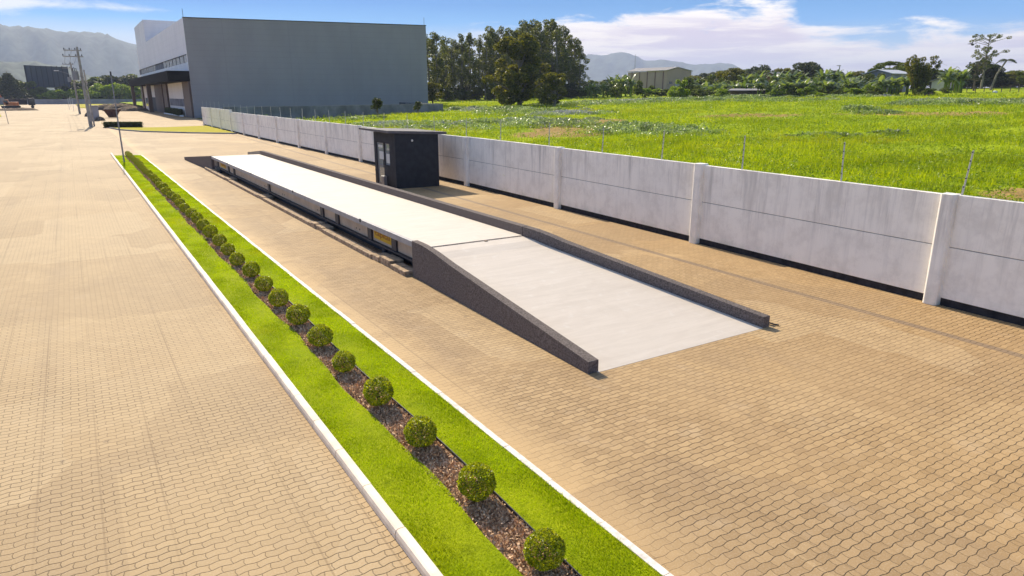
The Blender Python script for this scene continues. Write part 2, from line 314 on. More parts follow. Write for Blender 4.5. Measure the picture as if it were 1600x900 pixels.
# ------------------------------------------------------------------ geometry helpers
class MB:
    def __init__(s): s.v = []; s.f = []
    def add(s, vs, fs):
        o = len(s.v); s.v += [tuple(q) for q in vs]; s.f += [tuple(i+o for i in f) for f in fs]; return s
    def box(s, x0, y0, z0, x1, y1, z1):
        return s.add([(x0,y0,z0),(x1,y0,z0),(x1,y1,z0),(x0,y1,z0),(x0,y0,z1),(x1,y0,z1),(x1,y1,z1),(x0,y1,z1)],
                     [(0,3,2,1),(4,5,6,7),(0,1,5,4),(1,2,6,5),(2,3,7,6),(3,0,4,7)])
    def hexa(s, b, tp):   # bottom quad, top quad (ccw)
        return s.add(list(b)+list(tp), [(0,3,2,1),(4,5,6,7),(0,1,5,4),(1,2,6,5),(2,3,7,6),(3,0,4,7)])
    def prism(s, poly, z0, z1):
        n = len(poly); vs = [(x, y, z0) for x, y in poly]+[(x, y, z1) for x, y in poly]
        return s.add(vs, [tuple(range(n))[::-1], tuple(range(n, 2*n))]+[(i, (i+1) % n, n+(i+1) % n, n+i) for i in range(n)])
    def tube(s, pts, rad, seg=8):
        pts = [Vector(p) for p in pts]; n = len(pts); vs = []
        rad = rad if hasattr(rad, '__len__') else [rad]*n
        for i, p in enumerate(pts):
            d = (pts[min(i+1, n-1)]-pts[max(i-1, 0)]).normalized()
            a = d.cross(Vector((0, 0, 1)) if abs(d.z) < .95 else Vector((1, 0, 0))).normalized(); b = d.cross(a)
            for k in range(seg):
                an = 2*math.pi*k/seg; vs.append(p+(a*math.cos(an)+b*math.sin(an))*rad[i])
        fs = [(i*seg+k, i*seg+(k+1) % seg, (i+1)*seg+(k+1) % seg, (i+1)*seg+k) for i in range(n-1) for k in range(seg)]
        fs += [tuple(range(seg))[::-1], tuple(range((n-1)*seg, n*seg))]
        return s.add(vs, fs)
    def ball(s, c, r, seg=10, ring=6, sq=(1, 1, 1)):
        vs = [(c[0], c[1], c[2]-r*sq[2])]
        for i in range(1, ring):
            a = -math.pi/2+math.pi*i/ring
            for k in range(seg):
                b = 2*math.pi*k/seg; vs.append((c[0]+r*sq[0]*math.cos(a)*math.cos(b), c[1]+r*sq[1]*math.cos(a)*math.sin(b), c[2]+r*sq[2]*math.sin(a)))
        vs.append((c[0], c[1], c[2]+r*sq[2])); fs = [(0, 1+(k+1) % seg, 1+k) for k in range(seg)]
        for i in range(ring-2):
            for k in range(seg): fs.append((1+i*seg+k, 1+i*seg+(k+1) % seg, 1+(i+1)*seg+(k+1) % seg, 1+(i+1)*seg+k))
        e = len(vs)-1; o = 1+(ring-2)*seg
        fs += [(o+k, o+(k+1) % seg, e) for k in range(seg)]
        return s.add(vs, fs)
    def build(s, name, mat, parent=None, bevel=0, smooth=False):
        off = Vector((0, 0, 0))
        if parent is not None:
            off = wloc(parent)
        me = bpy.data.meshes.new(name); me.from_pydata([tuple(Vector(v)-off) for v in s.v], [], s.f); me.update()
        me.materials.append(mat)
        if smooth: me.polygons.foreach_set('use_smooth', [True]*len(me.polygons))
        o = bpy.data.objects.new(name, me); COL.objects.link(o)
        if parent is not None: o.parent = parent
        if bevel:
            b = o.modifiers.new('bevel', 'BEVEL'); b.width = bevel; b.segments = 2; b.limit_method = 'ANGLE'
        return o
def wloc(o):
    v = Vector((0, 0, 0))
    while o is not None: v += Vector(o.location); o = o.parent
    return v
def tag(o, label, cat, group=None, kind=None):
    if label: o['label'] = label
    if cat: o['category'] = cat
    if group: o['group'] = group
    if kind: o['kind'] = kind
    return o
def thing(name, loc, label, cat, group=None):
    o = bpy.data.objects.new(name, None); COL.objects.link(o); o.location = loc; o.empty_display_size = .3
    return tag(o, label, cat, group)
def struct(o): o['kind'] = 'structure'; return o
def np_mesh(name, V, Fc, mat, parent=None):
    """V (n,3), Fc (m,k) equal-sized faces"""
    me = bpy.data.meshes.new(name); k = Fc.shape[1]
    me.vertices.add(len(V)); me.vertices.foreach_set('co', np.ascontiguousarray(V, dtype=np.float32).ravel())
    me.loops.add(Fc.size); me.loops.foreach_set('vertex_index', np.ascontiguousarray(Fc, dtype=np.int32).ravel())
    me.polygons.add(len(Fc)); me.polygons.foreach_set('loop_start', np.arange(0, Fc.size, k, dtype=np.int32))
    me.update(calc_edges=True); me.materials.append(mat)
    o = bpy.data.objects.new(name, me); COL.objects.link(o)
    if parent is not None: o.parent = parent
    return o
def copy_tree(o, parent=None):
    c = o.copy(); COL.objects.link(c)
    if parent is not None: c.parent = parent
    for ch in list(o.children): copy_tree(ch, c)
    return c
ONES = ['', 'first', 'second', 'third', 'fourth', 'fifth', 'sixth', 'seventh', 'eighth', 'ninth', 'tenth', 'eleventh', 'twelfth', 'thirteenth', 'fourteenth', 'fifteenth', 'sixteenth', 'seventeenth', 'eighteenth', 'nineteenth', 'twentieth', 'twenty-first', 'twenty-second', 'twenty-third', 'twenty-fourth', 'twenty-fifth', 'twenty-sixth', 'twenty-seventh', 'twenty-eighth', 'twenty-ninth', 'thirtieth']

# leaves: quads with random facing around given centres
def leaf_quads(C, size, aspect=.55, up=0.0):
    n = len(C); d = RNG.normal(size=(n, 3)); d[:, 2] += up; d /= np.linalg.norm(d, axis=1)[:, None]
    e = RNG.normal(size=(n, 3)); e -= (e*d).sum(1)[:, None]*d; e /= np.linalg.norm(e, axis=1)[:, None]
    s = (size*RNG.uniform(.6, 1.35, n))[:, None] if np.isscalar(size) else (size*RNG.uniform(.6, 1.35, n))[:, None]
    a, b = d*s, e*s*aspect
    V = np.stack([C-a, C+b, C+a, C-b], 1).reshape(-1, 3)
    Fc = np.arange(4*n).reshape(n, 4)
    return V, Fc
def blob_pts(blobs, dens):
    P_ = []
    for (cx, cy, cz, rx, ry, rz) in blobs:
        n = max(12, int(dens*(rx*ry*rz)**(2/3)))
        d = RNG.normal(size=(n, 3)); d /= np.linalg.norm(d, axis=1)[:, None]
        r = RNG.uniform(.25, 1., n)**.45
        P_.append(np.array([cx, cy, cz])+d*r[:, None]*np.array([rx, ry, rz]))
    return np.concatenate(P_)
def ground_z(x, y):
    if x > 17.7 or (x > 15.5 and y < 104):
        if x < 22.6 and y > 104: return 0.
        return .6+.029*(min(x, 215)-16)
    return 0.
def at(px, dist):
    """point at a bearing given by a column of the photo and a distance along the ground"""
    a = YAW+math.atan((px-800)/1106.); x, y = dist*math.sin(a), dist*math.cos(a)
    return Vector((x, y, ground_z(x, y)))
def hgt(py, dist, px=800):
    """height whose top shows at row py at that distance"""
    c = math.cos(math.atan((px-800)/1106.))
    return CAM_H+(148-py)/1106.*dist*c

# ------------------------------------------------------------------ setting
g = MB(); g.add([(-12000, -3000, -.05), (12000, -3000, -.05), (12000, 14000, -.05), (-12000, 14000, -.05)], [(0, 1, 2, 3)])
struct(g.build('ground', M['ground']))
pv = MB(); Z = 0
poly = [(-60, -12), (15.6, -12), (16.2, 7), (17.1, 31), (17.3, 90), (17.6, 121), (21.7, 121.2), (21.7, 275), (7, 275), (3.2, 300), (3.2, 425), (-25, 425), (-25, 215), (-60, 170)]
pv.add([(x, y, 0) for x, y in poly], [tuple(range(len(poly)))])
struct(pv.build('paved_yard', M['paver']))

# field: gently rising rough ground behind the wall
def fgrid():
    xs = np.concatenate([np.linspace(0, 30, 60), np.linspace(31, 120, 90), np.linspace(123, 330, 70), np.linspace(345, 2500, 14)])
    ys = np.concatenate([np.linspace(-25, 60, 110), np.linspace(61, 160, 80), np.linspace(163, 400, 50), np.linspace(420, 2500, 12)])
    return xs, ys
WALLX = [(-16.2, 14.75), (-8.2, 15.25), (-.35, 15.7), (7.5, 16.1), (15.1, 16.5), (23.1, 16.85), (31.6, 17.15), (39.5, 17.15), (47.4, 17.15), (55.2, 17.15), (63.1, 17.15), (70.9, 17.15), (78.8, 17.15), (86.7, 17.2), (94.5, 17.3), (102.4, 17.4), (110.2, 17.5), (118.2, 17.6)]
def wall_x(y): return float(np.interp(y, [q[0] for q in WALLX], [q[1] for q in WALLX]))
def hit(px, py):
    """where the view ray through a photo pixel meets the rising field"""
    a, b = px-800, 450-py
    fw = F*math.cos(PITCH)+b*math.sin(PITCH); up = -F*math.sin(PITCH)+b*math.cos(PITCH)
    d = Vector((fw*math.sin(YAW)+a*math.cos(YAW), fw*math.cos(YAW)-a*math.sin(YAW), up))
    k = (.6-.029*16-CAM_H)/(d.z-.029*d.x)
    return d.x*k, d.y*k
DRY = [(hit(893, 202), 4.6, 10.), (hit(922, 194), 4.4, 11.), (hit(862, 210), 4.2, 4.5), (hit(1175, 181), 7., 4.), (hit(1440, 178), 9., 5.), (hit(1590, 303), 1.2, 2.)]
def dry_at(X, Y):
    d = np.zeros_like(X)
    for (cx, cy), a, b in DRY:
        an = math.atan2(cx, cy); u = (X-cx)*math.cos(an)-(Y-cy)*math.sin(an); v = (X-cx)*math.sin(an)+(Y-cy)*math.cos(an)
        d = np.maximum(d, np.clip(1.5-np.sqrt((u/a)**2+(v/b)**2), 0, 1))
    # straw coloured ground under the grove and by the far fence
    d = np.maximum(d, np.clip((np.hypot(X, Y)-165)/25, 0, .38))
    return d
xs, ys = fgrid(); XX, YY = np.meshgrid(xs, ys, indexing='ij')
w0 = np.array([wall_x(y) for y in ys])+.22
XX = XX+w0[None, :]
ZZ = .6+.029*(np.minimum(XX, 215)-16)+.12*np.sin(XX*.31+YY*.17)*np.sin(YY*.23)*np.clip((XX-20)/20, 0, 1)+.07*RNG.normal(size=XX.shape)*np.clip((XX-18)/10, 0, 1)
n1, n2 = XX.shape; idx = np.arange(n1*n2).reshape(n1, n2)
fc = np.stack([idx[:-1, :-1], idx[1:, :-1], idx[1:, 1:], idx[:-1, 1:]], -1).reshape(-1, 4)
cx_ = XX[:-1, :-1].ravel(); cy_ = YY[:-1, :-1].ravel()
fc = fc[~((cx_ < 22.6) & (cy_ > 103))]
fld = np_mesh('field', np.stack([XX.ravel(), YY.ravel(), ZZ.ravel()], 1), fc, M['field']); struct(fld)
at_ = fld.data.attributes.new('dry', 'FLOAT', 'POINT'); at_.data.foreach_set('value', dry_at(XX.ravel(), YY.ravel()).astype(np.float32))

# hills
def hill(name, pts, dist, depth, seed, mat):
    r = np.random.default_rng(seed); pxs = np.arange(pts[0][0], pts[-1][0]+1, 7.); ny = 34
    ry = np.interp(pxs, [p[0] for p in pts], [p[1] for p in pts]); n = len(pxs)
    V = []
    ph = r.uniform(0, 6.28, 30)
    for i, px in enumerate(pxs):
        wob = sum(math.sin(px*.045*(k+1)+ph[k])/(k+1.6) for k in range(9))
        for j in range(ny):
            v = j/(ny-1); s = math.sin(min(1, v/.6)*math.pi/2)**1.3 if v < .6 else math.cos((v-.6)/.4*math.pi/2)
            dd = dist+depth*(v-.6); base = at(px, dd)
            top_ = hgt(ry[i], dist, px)
            spur = 1+.17*math.sin(px*.11+v*9+ph[12])*(1-v/.6 if v < .6 else 0)+.10*math.sin(px*.31-v*21+ph[13])*(1-v/.6 if v < .6 else 0)
            nzz = (1-abs(v-.6)*0)*top_*.012*r.normal()
            V.append((base.x, base.y, -20+(top_+20)*s*spur+nzz*(s > .2)+(wob*top_*.008 if v > .5 else 0)))
    V = np.array(V); idx = np.arange(n*ny).reshape(n, ny)
    fc = np.stack([idx[:-1, :-1], idx[1:, :-1], idx[1:, 1:], idx[:-1, 1:]], -1).reshape(-1, 4)
    o = np_mesh(name, V, fc, mat); struct(o); o.data.polygons.foreach_set('use_smooth', [True]*len(fc)); return o
hill('mountain', [(-420, 60), (-200, 40), (-60, 36), (0, 45), (50, 49), (90, 53), (120, 59), (150, 56), (170, 59), (190, 65), (213, 71), (300, 100), (420, 132), (500, 146)], 4200, 1700, 1, M['hill'])
hill('foothill', [(-300, 90), (-100, 96), (0, 100), (60, 99), (105, 106), (130, 113), (165, 128), (200, 131), (260, 140), (330, 147)], 1900, 800, 2, M['hill'])
hill('mountain', [(700, 140), (800, 118), (870, 100), (900, 96), (918, 89), (940, 90), (955, 87), (972, 86), (990, 90), (1003, 98), (1030, 97), (1058, 99), (1080, 104), (1100, 103), (1122, 101), (1140, 104), (1156, 110), (1200, 124), (1290, 140)], 5600, 1800, 3, M['hill'])

# ------------------------------------------------------------------ haze
hz = MB(); hz.box(-9000, -600, -40, 9000, 9000, 440)
hzo = hz.build('haze', M['white']); hzo.data.materials.clear()
hm = bpy.data.materials.new('thin_haze'); hm.use_nodes = True; ht = NT(hm.node_tree); ht.n.clear()
pvn = ht.new('ShaderNodeVolumePrincipled'); ho = ht.new('ShaderNodeOutputMaterial'); ht.l.new(pvn.outputs[0], ho.inputs['Volume'])
pvn.inputs['Color'].default_value = (.68, .78, 1, 1); pvn.inputs['Density'].default_value = .00017; pvn.inputs['Anisotropy'].default_value = .1
hzo.data.materials.append(hm); hzo['kind'] = 'stuff'; hzo['label'] = 'thin pale haze that fades the far mountains'; hzo['category'] = 'haze'
hzo.display_type = 'WIRE'

# ------------------------------------------------------------------ planted strip beside the road
KX0, KX1, LX1, WX1 = 2.30, 2.42, 4.27, 4.36     # kerb, lawn, white kerb
S0, S1 = -2.0, 64.2
def kerb_profile(x0, x1, h, y0, y1, name, mat, seglen, gap=.006):
    root = None; objs = []
    y = y0
    mb = MB()
    while y < y1-.01:
        e = min(y+seglen, y1); j = random.uniform(-.003, .003)
        c = (x1-x0)*.3
        prof = [(x0+j, 0.), (x0+j, h*.55), (x0+c*.35+j, h*.9), (x0+c+j, h), (x1-c*.25+j, h), (x1+j, h*.9), (x1+j, 0.)]
        n = len(prof); vs = [(a, y+gap, b) for a, b in prof]+[(a, e-gap, b) for a, b in prof]
        mb.add(vs, [tuple(range(n)), tuple(range(n, 2*n))[::-1]]+[(i, (i+1) % n, n+(i+1) % n, n+i)[::-1] for i in range(n)])
        y = e
    return mb
kb = kerb_profile(KX0, KX1, .12, S0, S1, 'k', None, 1.0)
tag(kb.build('road_kerb', M['kerb'], smooth=False), 'cream rounded concrete kerb between the left roadway and the lawn strip', 'kerb')
wk = MB(); y = S0
while y < S1-3.6:
    j_ = random.uniform(-.005, .005); wk.box(LX1+j_, y, -.01, WX1+j_, y+.992, .062+random.uniform(-.004, .006)); y += 1.0
# rounded far corner
for k in range(4):
    a0, a1 = k*math.pi/8, (k+1)*math.pi/8; cx, cy, r0, r1 = 3.4, y, .87, .96
    p0 = [(cx+r0*math.cos(a0), cy+r0*1.3*math.sin(a0)), (cx+r1*math.cos(a0), cy+r1*1.3*math.sin(a0)), (cx+r1*math.cos(a1), cy+r1*1.3*math.sin(a1)), (cx+r0*math.cos(a1), cy+r0*1.3*math.sin(a1))]
    wk.prism(p0, -.01, .065)
LAWN_END = y
tag(wk.build('flush_kerb', M['whitekerb']), 'thin white painted kerb edging the lawn strip on the weighbridge side', 'kerb')
BX0, BX1 = 3.13, 3.60
def edge_l(y): return BX0+.04*math.sin(y*1.1)+.02*math.sin(y*2.9+1)
def edge_r(y): return BX1+.03*math.sin(y*.8+2)
ln = MB()
yy = np.arange(S0, 61.2, .5)
for a, b_ in zip(yy[:-1], yy[1:]):
    ln.add([(KX1, a, .055), (edge_l(a), a, .06), (edge_l(b_), b_, .06), (KX1, b_, .055)], [(0, 1, 2, 3)])
    ln.add([(edge_r(a), a, .06), (LX1, a, .05), (LX1, b_, .05), (edge_r(b_), b_, .06)], [(0, 1, 2, 3)])
a = yy[-1]
ln.add([(KX1, a, .055), (edge_l(a), a, .06), (edge_r(a), a, .06), (LX1, a, .05), (4.2, a+.6, .05), (4.0, a+1.0, .05), (3.4, a+1.25, .05), (KX1, a+1.3, .05)], [tuple(range(8))])
struct(ln.build('lawn_ground', M['lawn']))
bd = MB()
for a, b_ in zip(yy[:-1], yy[1:]):
    bd.add([(edge_l(a)-.01, a, .03), (edge_r(a)+.01, a, .03), (edge_r(b_)+.01, b_, .03), (edge_l(b_)-.01, b_, .03)], [(0, 1, 2, 3)])
struct(bd.build('mulch_bed', M['soil']))
ed = MB()
for a, b_ in zip(yy[:-1], yy[1:]):
    ed.hexa([(edge_r(a)-.008, a, .0), (edge_r(a)+.006, a, .0), (edge_r(b_)+.006, b_, .0), (edge_r(b_)-.008, b_, .0)], [(edge_r(a)-.008, a, .074), (edge_r(a)+.004, a, .074), (edge_r(b_)+.004, b_, .074), (edge_r(b_)-.008, b_, .074)])
tag(ed.build('bed_edging', M['dark']), 'thin black plastic edging on the right side of the mulch bed', 'edging')
# bark chips
def logy(n, a, b): return np.exp(RNG.uniform(math.log(a), math.log(b), n))
n = 26000; Y = logy(n, 3., 66.)-3+1.4; Y = Y[Y < 61]; n = len(Y)
X = RNG.uniform(BX0-.02, BX1+.0, n)
C = np.stack([X, Y, .04+RNG.uniform(0, .022, n)], 1); V, Fc = leaf_quads(C, .022*(1+np.clip((Y-6)/25, 0, 1.5)), .5, 1.1)
tag(np_mesh('bark_chips', V, Fc, M['chip']), 'brown bark chips covering the shrub bed', 'mulch', kind='stuff')
# lawn blades
def blades(X, Y, Zb, hgt_, wid, lean=.5):
    n = len(X); a = RNG.uniform(0, 6.283, n); l = RNG.uniform(0, lean, n)*hgt_; b = RNG.uniform(0, 6.283, n)
    h = hgt_*RNG.uniform(.6, 1.3, n); w_ = wid*RNG.uniform(.7, 1.3, n)
    base = np.stack([X, Y, Zb], 1); sx = np.stack([np.cos(a)*w_, np.sin(a)*w_, np.zeros(n)], 1)
    tip = base+np.stack([np.cos(b)*l, np.sin(b)*l, h], 1)
    V = np.stack([base-sx, base+sx, tip], 1).reshape(-1, 3); return V, np.arange(3*n).reshape(n, 3)
n = 420000; Y = logy(n, 4.5, 68.)-4.5+1.; Y = Y[Y < 61.2]; n = len(Y)
X = RNG.uniform(KX1, LX1, n); inb = (X > BX0+.04*np.sin(Y*1.1)+.02*np.sin(Y*2.9+1)-.015*RNG.random(n)) & (X < BX1+.03*np.sin(Y*.8+2)+.015*RNG.random(n))
X, Y = X[~inb], Y[~inb]; n = len(X); g_ = 1+np.clip((Y-5)/14, 0, 3)
V, Fc = blades(X, Y, np.full(n, .045), .036+.008*np.sin(X*7)*np.sin(Y*2), .0035*g_, .9)
tag(np_mesh('lawn_grass', V, Fc, M['blade']), 'short mown green grass on both sides of the shrub bed', 'grass', kind='stuff')

# clipped box shrubs
def shrub_mesh(i):
    n = 5200; d = RNG.normal(size=(n, 3)); d /= np.linalg.norm(d, axis=1)[:, None]
    lump = 1+.045*np.sin(d[:, 0]*5+i)*np.sin(d[:, 1]*5+2*i)+.03*np.sin(d[:, 2]*9+i*3)
    r = .215*lump*RNG.uniform(.55, 1.0, n)**.22
    C = d*r[:, None]*np.array([1, 1, .98])+np.array([0, 0, .235])
    V, Fc = leaf_quads(C, .0125, .6); return V, Fc
protos = []
for i in range(5):
    V, Fc = shrub_mesh(i); root = thing('box_shrub', (0, 0, 0), 'x', 'shrub', 'clipped round box shrubs in the mulch bed')
    np_mesh('crown', V, Fc, M['box'], root)
    tb = MB(); tb.tube([(0, 0, .0), (.01, 0, .12), (0, .01, .24)], [.018, .014, .01], 7)
    for k in range(6):
        a = k*1.05+i; tb.tube([(0, 0, .1), (.09*math.cos(a), .09*math.sin(a), .26)], [.008, .004], 5)
    tb.build('stem', M['bark'], root); protos.append(root)
NSH = 39
for k in range(NSH):
    o = protos[k] if k < 5 else copy_tree(protos[k % 5])
    y = 4.70+1.481*k; s = random.uniform(.90, 1.06)
    o.location = (3.36+random.uniform(-.035, .035), y+random.uniform(-.05, .05), .035); o.scale = (s*random.uniform(.96, 1.05), s, s*random.uniform(.9, 1.05))
    if k: o.rotation_euler.z = random.uniform(0, 6.28)
    if k == 0: L = 'round clipped green box shrub nearest the camera, at the near end of the mulch bed'
    elif k == NSH-1: L = 'last small round box shrub at the far end of the row, beyond the thin pole'
    elif k < 20: L = f'round clipped box shrub, {ONES[k+1]} from the near end of the row'
    else: L = f'round clipped box shrub, {ONES[NSH-k]} from the far end of the row'
    tag(o, L, 'shrub', 'clipped round box shrubs in the mulch bed')

# thin lamp pole in the strip
lp = thing('lamp_pole', (2.76, 55.5, .04), 'tall thin grey pole standing on the far end of the lawn strip', 'pole')
b = MB(); b.tube([(2.76, 55.5, .04), (2.76, 55.5, 2.6), (2.76, 55.5, 6.0)], [.055, .045, .03], 8); b.build('shaft', M['metal'], lp)
b = MB(); b.box(2.68, 55.42, .03, 2.84, 55.58, .07); b.build('base_plate', M['dark'], lp)
b = MB(); b.tube([(2.76, 55.5, 5.85), (2.76, 55.5, 6.12)], [.05, .05], 8); b.build('cap', M['dark'], lp)

# ------------------------------------------------------------------ boundary wall
wl = thing('boundary_wall', (17, 40, 0), 'long weathered white concrete wall with black base between paved yard and green field', 'wall')
def zt(k): return 2.50 if k < 14 else 2.72
for k in range(len(WALLX)-1):
    (y0, x0), (y1, x1) = WALLX[k], WALLX[k+1]
    dy = random.uniform(-.03, .03) if k != 5 else .02
    top_ = 2.50+dy*(k % 2)+(.0 if k < 14 else .25)
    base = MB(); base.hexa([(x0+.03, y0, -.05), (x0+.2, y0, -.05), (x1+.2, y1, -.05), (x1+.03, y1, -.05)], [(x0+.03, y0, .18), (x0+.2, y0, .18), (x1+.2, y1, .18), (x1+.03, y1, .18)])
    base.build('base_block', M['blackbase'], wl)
    for z0, z1 in ((.18, 1.335), (1.355, top_)):
        p = MB(); p.hexa([(x0, y0+.0, z0), (x0+.14, y0, z0), (x1+.14, y1, z0), (x1, y1, z0)], [(x0, y0, z1), (x0+.14, y0, z1), (x1+.14, y1, z1), (x1, y1, z1)])
        p.build('wall_panel', M['wall'], wl, bevel=.008)
    q = MB(); q.hexa([(x0+.015, y0, 1.33), (x0+.12, y0, 1.33), (x1+.12, y1, 1.33), (x1+.015, y1, 1.33)], [(x0+.015, y0, 1.36), (x0+.12, y0, 1.36), (x1+.12, y1, 1.36), (x1+.015, y1, 1.36)])
    q.build('joint_strip', M['pole'], wl)
for k, (y0, x0) in enumerate(WALLX[1:], 1):
    p = MB(); wv = .17
    prof = [(x0-.16, y0-.11), (x0-.13, y0-.15), (x0+.16, y0-wv), (x0+.16, y0+wv), (x0-.13, y0+.15), (x0-.16, y0+.11)]
    top_ = 2.515+(.02 if k % 3 else .0)+(.25 if k >= 14 else 0)
    p.prism([(a, b_) for a, b_ in prof], .0, top_); p.build('pier', M['wall'], wl, bevel=.012)
# electric fence
ef = thing('electric_fence', (17.2, 40, 2.5), 'row of thin pale rods strung with fine wires along the white wall top', 'fence')
ey = [7.31-3.1*3, 7.31-3.1*2, 7.31-3.1, 7.31]; ey += [10.25, 13.5, 17.0, 20.3, 24.0, 28.2, 31.8]
while ey[-1] < 116: ey.append(ey[-1]+3.75)
for i, y in enumerate(ey):
    x = wall_x(y)+.08; zb = 2.5+(.25 if y > 94.6 and y > 100 else 0); tl = random.uniform(-.06, .06); tx = random.uniform(-.03, .05)
    b = MB(); b.box(x-.018, y-.012, zb-.25, x+.018, y+.012, zb+.2); b.tube([(x, y, zb-.02), (x+tx, y+tl, zb+.96)], .019, 6)
    r = b.build('fence_rod', M['rod'], ef)
    for q in range(5):
        s = .18+q*.185; c = (x+tx*s-.02, y+tl*s, zb+s); e = MB(); e.ball(c, .015, 6, 4, (1.3, 1.3, 1)); e.build('insulator', M['insul'], r)
    if i: 
        pass
for q in range(5):
    s = .18+q*.185; b = MB(); b.tube([(wall_x(y)+.06, y, 2.5+s+(.25 if y > 100 else 0)) for y in ey], .0008, 4); b.build('fence_wire', M['wire'], ef)

# ------------------------------------------------------------------ weighbridge
ws = thing('truck_weighbridge', (8.5, 30, 0), 'long raised pale concrete vehicle weighbridge with ramps and dark side walls', 'weighbridge')
DX0, DX1, DZ = 7.06, 9.93, .93
DY0, DY1 = 15.25, 46.2
b = MB()
for i in range(1):
    b.box(DX0+.087, DY0, DZ-.14, DX1, DY1, DZ)
b.build('deck', M['deck'], ws)
b = MB(); b.box(DX0-.015, DY0+.82, DZ-.15, DX0+.085, DY1, DZ+.004); b.build('deck_edge', M['slabedge'], ws, bevel=.006)
# ramps with curved profile
def ramp_z(s): return .905*(1-s) if s > .12 else .905*(1-s*.5-.06*(s/.12)**1) if s > 1e9 else .905*(1-(s if s > .2 else .2*(s/.2)**1.35))
def ramp_mb(ya, yb, xa0, xa1, xb0, xb1, n=16):
    mb = MB(); P_ = []
    for i in range(n+1):
        s = i/n; y = ya+(yb-ya)*s; z = ramp_z(s)+.004; P_.append((xa0+(xb0-xa0)*s, xa1+(xb1-xa1)*s, y, z))
    vs = []
    for x0, x1, y, z in P_: vs += [(x0, y, z), (x1, y, z), (x0, y, -.04), (x1, y, -.04)]
    fs = []
    for i in range(n):
        a = 4*i; c = a+4
        fs += [(a, a+1, c+1, c), (a, c, c+2, a+2), (a+1, a+3, c+3, c+1), (a+2, c+2, c+3, a+3)]
    fs += [(0, 2, 3, 1), (4*n, 4*n+1, 4*n+3, 4*n+2)]
    return mb.add(vs, fs)
ramp_mb(DY0-.03, 8.42, 7.2, 9.93, 7.05, 11.38).build('near_ramp', M['deck'], ws)
ramp_mb(DY1+.03, 56.8, 7.2, 9.93, 6.85, 11.5).build('far_ramp', M['deck'], ws)
def parapet(pts, th0, th1, name='parapet'):
    """pts: list of (x, y, ztop); a solid wall from the ground, thickness to +x"""
    mb = MB(); n = len(pts); vs = []
    for i, (x, y, z) in enumerate(pts):
        th = th0+(th1-th0)*i/(n-1); vs += [(x, y, z), (x+th, y, z), (x, y, -.04), (x+th, y, -.04)]
    fs = []
    for i in range(n-1):
        a = 4*i; c = a+4; fs += [(a, a+1, c+1, c), (a, c, c+2, a+2), (a+1, a+3, c+3, c+1), (a+2, c+2, c+3, a+3)]
    fs += [(0, 2, 3, 1), (4*(n-1), 4*(n-1)+1, 4*(n-1)+3, 4*(n-1)+2)]
    mb.add(vs, fs); o = mb.build(name, M['granite'], ws, bevel=.008); return o
def pz(s): return .955-.0*s if s <= 0 else .955-.735*(s**1.25*.55+s*.45) if s < .3 else None
pl = []
for i in range(25):
    s = i/24; y = 16.05+(8.45-16.05)*s
    drop = max(0, (s-.07)/.93); drop = drop if drop > .22 else .22*(drop/.22)**1.45
    pl.append((7.03-.17*s, y, .958-.738*drop))
parapet(pl, .17, .225)
pl = []
for i in range(21):
    s = i/20; y = DY0-.02+(8.45-DY0)*s; drop = s if s > .2 else .2*(s/.2)**1.5
    pl.append((9.93+(11.38-9.93)*s, y, 1.165-.93*drop))
parapet(pl, .22, .2)
parapet([(9.94, DY0+.02, 1.165), (9.94, DY1-.3, 1.165)], .22, .22)
pl = []
for i in range(11):
    s = i/10; pl.append((9.94+1.6*s, DY1-.27+11.9*s, 1.165-.95*s))
parapet(pl, .2, .2)
pl = []
for i in range(11):
    s = i/10; pl.append((7.02-.35*s, DY1+.02+9.6*s, .955-.75*s))
parapet(pl, .17, .2)
# side beam: panels, stiffeners, flanges
posts_y = [47.3, 45.4, 42.1, 40.5, 32.5, 24.5, 22.8, 19.7, 17.8]
b = MB(); b.box(7.3, DY0+.3, .34, 7.34, DY1, .79); b.build('side_panel', M['panel'], ws)
b = MB(); b.box(7.2, DY0+.3, .285, 7.36, DY1, .33); b.build('bottom_flange', M['flange'], ws, bevel=.005)
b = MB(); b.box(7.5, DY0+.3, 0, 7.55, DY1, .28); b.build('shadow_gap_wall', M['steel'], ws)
for y in posts_y[1:]:
    b = MB(); b.box(7.24, y-.16, .335, 7.298, y+.16, .79); b.build('stiffener', M['steel'], ws)
for y in (44.8, 32.5, 18.6, 24.0):
    b = MB(); b.box(7.22, y-.07, .02, 7.34, y+.07, .28); b.build('load_cell', M['steel'], ws)
for y in (44.2, 43.6, 38.7, 38.2, 33.5, 33.2, 30.2, 29.9, 25.2, 25.0, 21.0, 20.7):
    for z in (.47, .67):
        b = MB(); b.tube([(7.29, y, z), (7.303, y, z)], .028, 8); b.build('bolt', M['steel'], ws)
for y in (19.9, 27.5, 35., 41.):
    b = MB(); b.box(7.03, y-.05, .86, 7.06, y+.05, .955); b.build('lifting_lug', M['steel'], ws, bevel=.004)
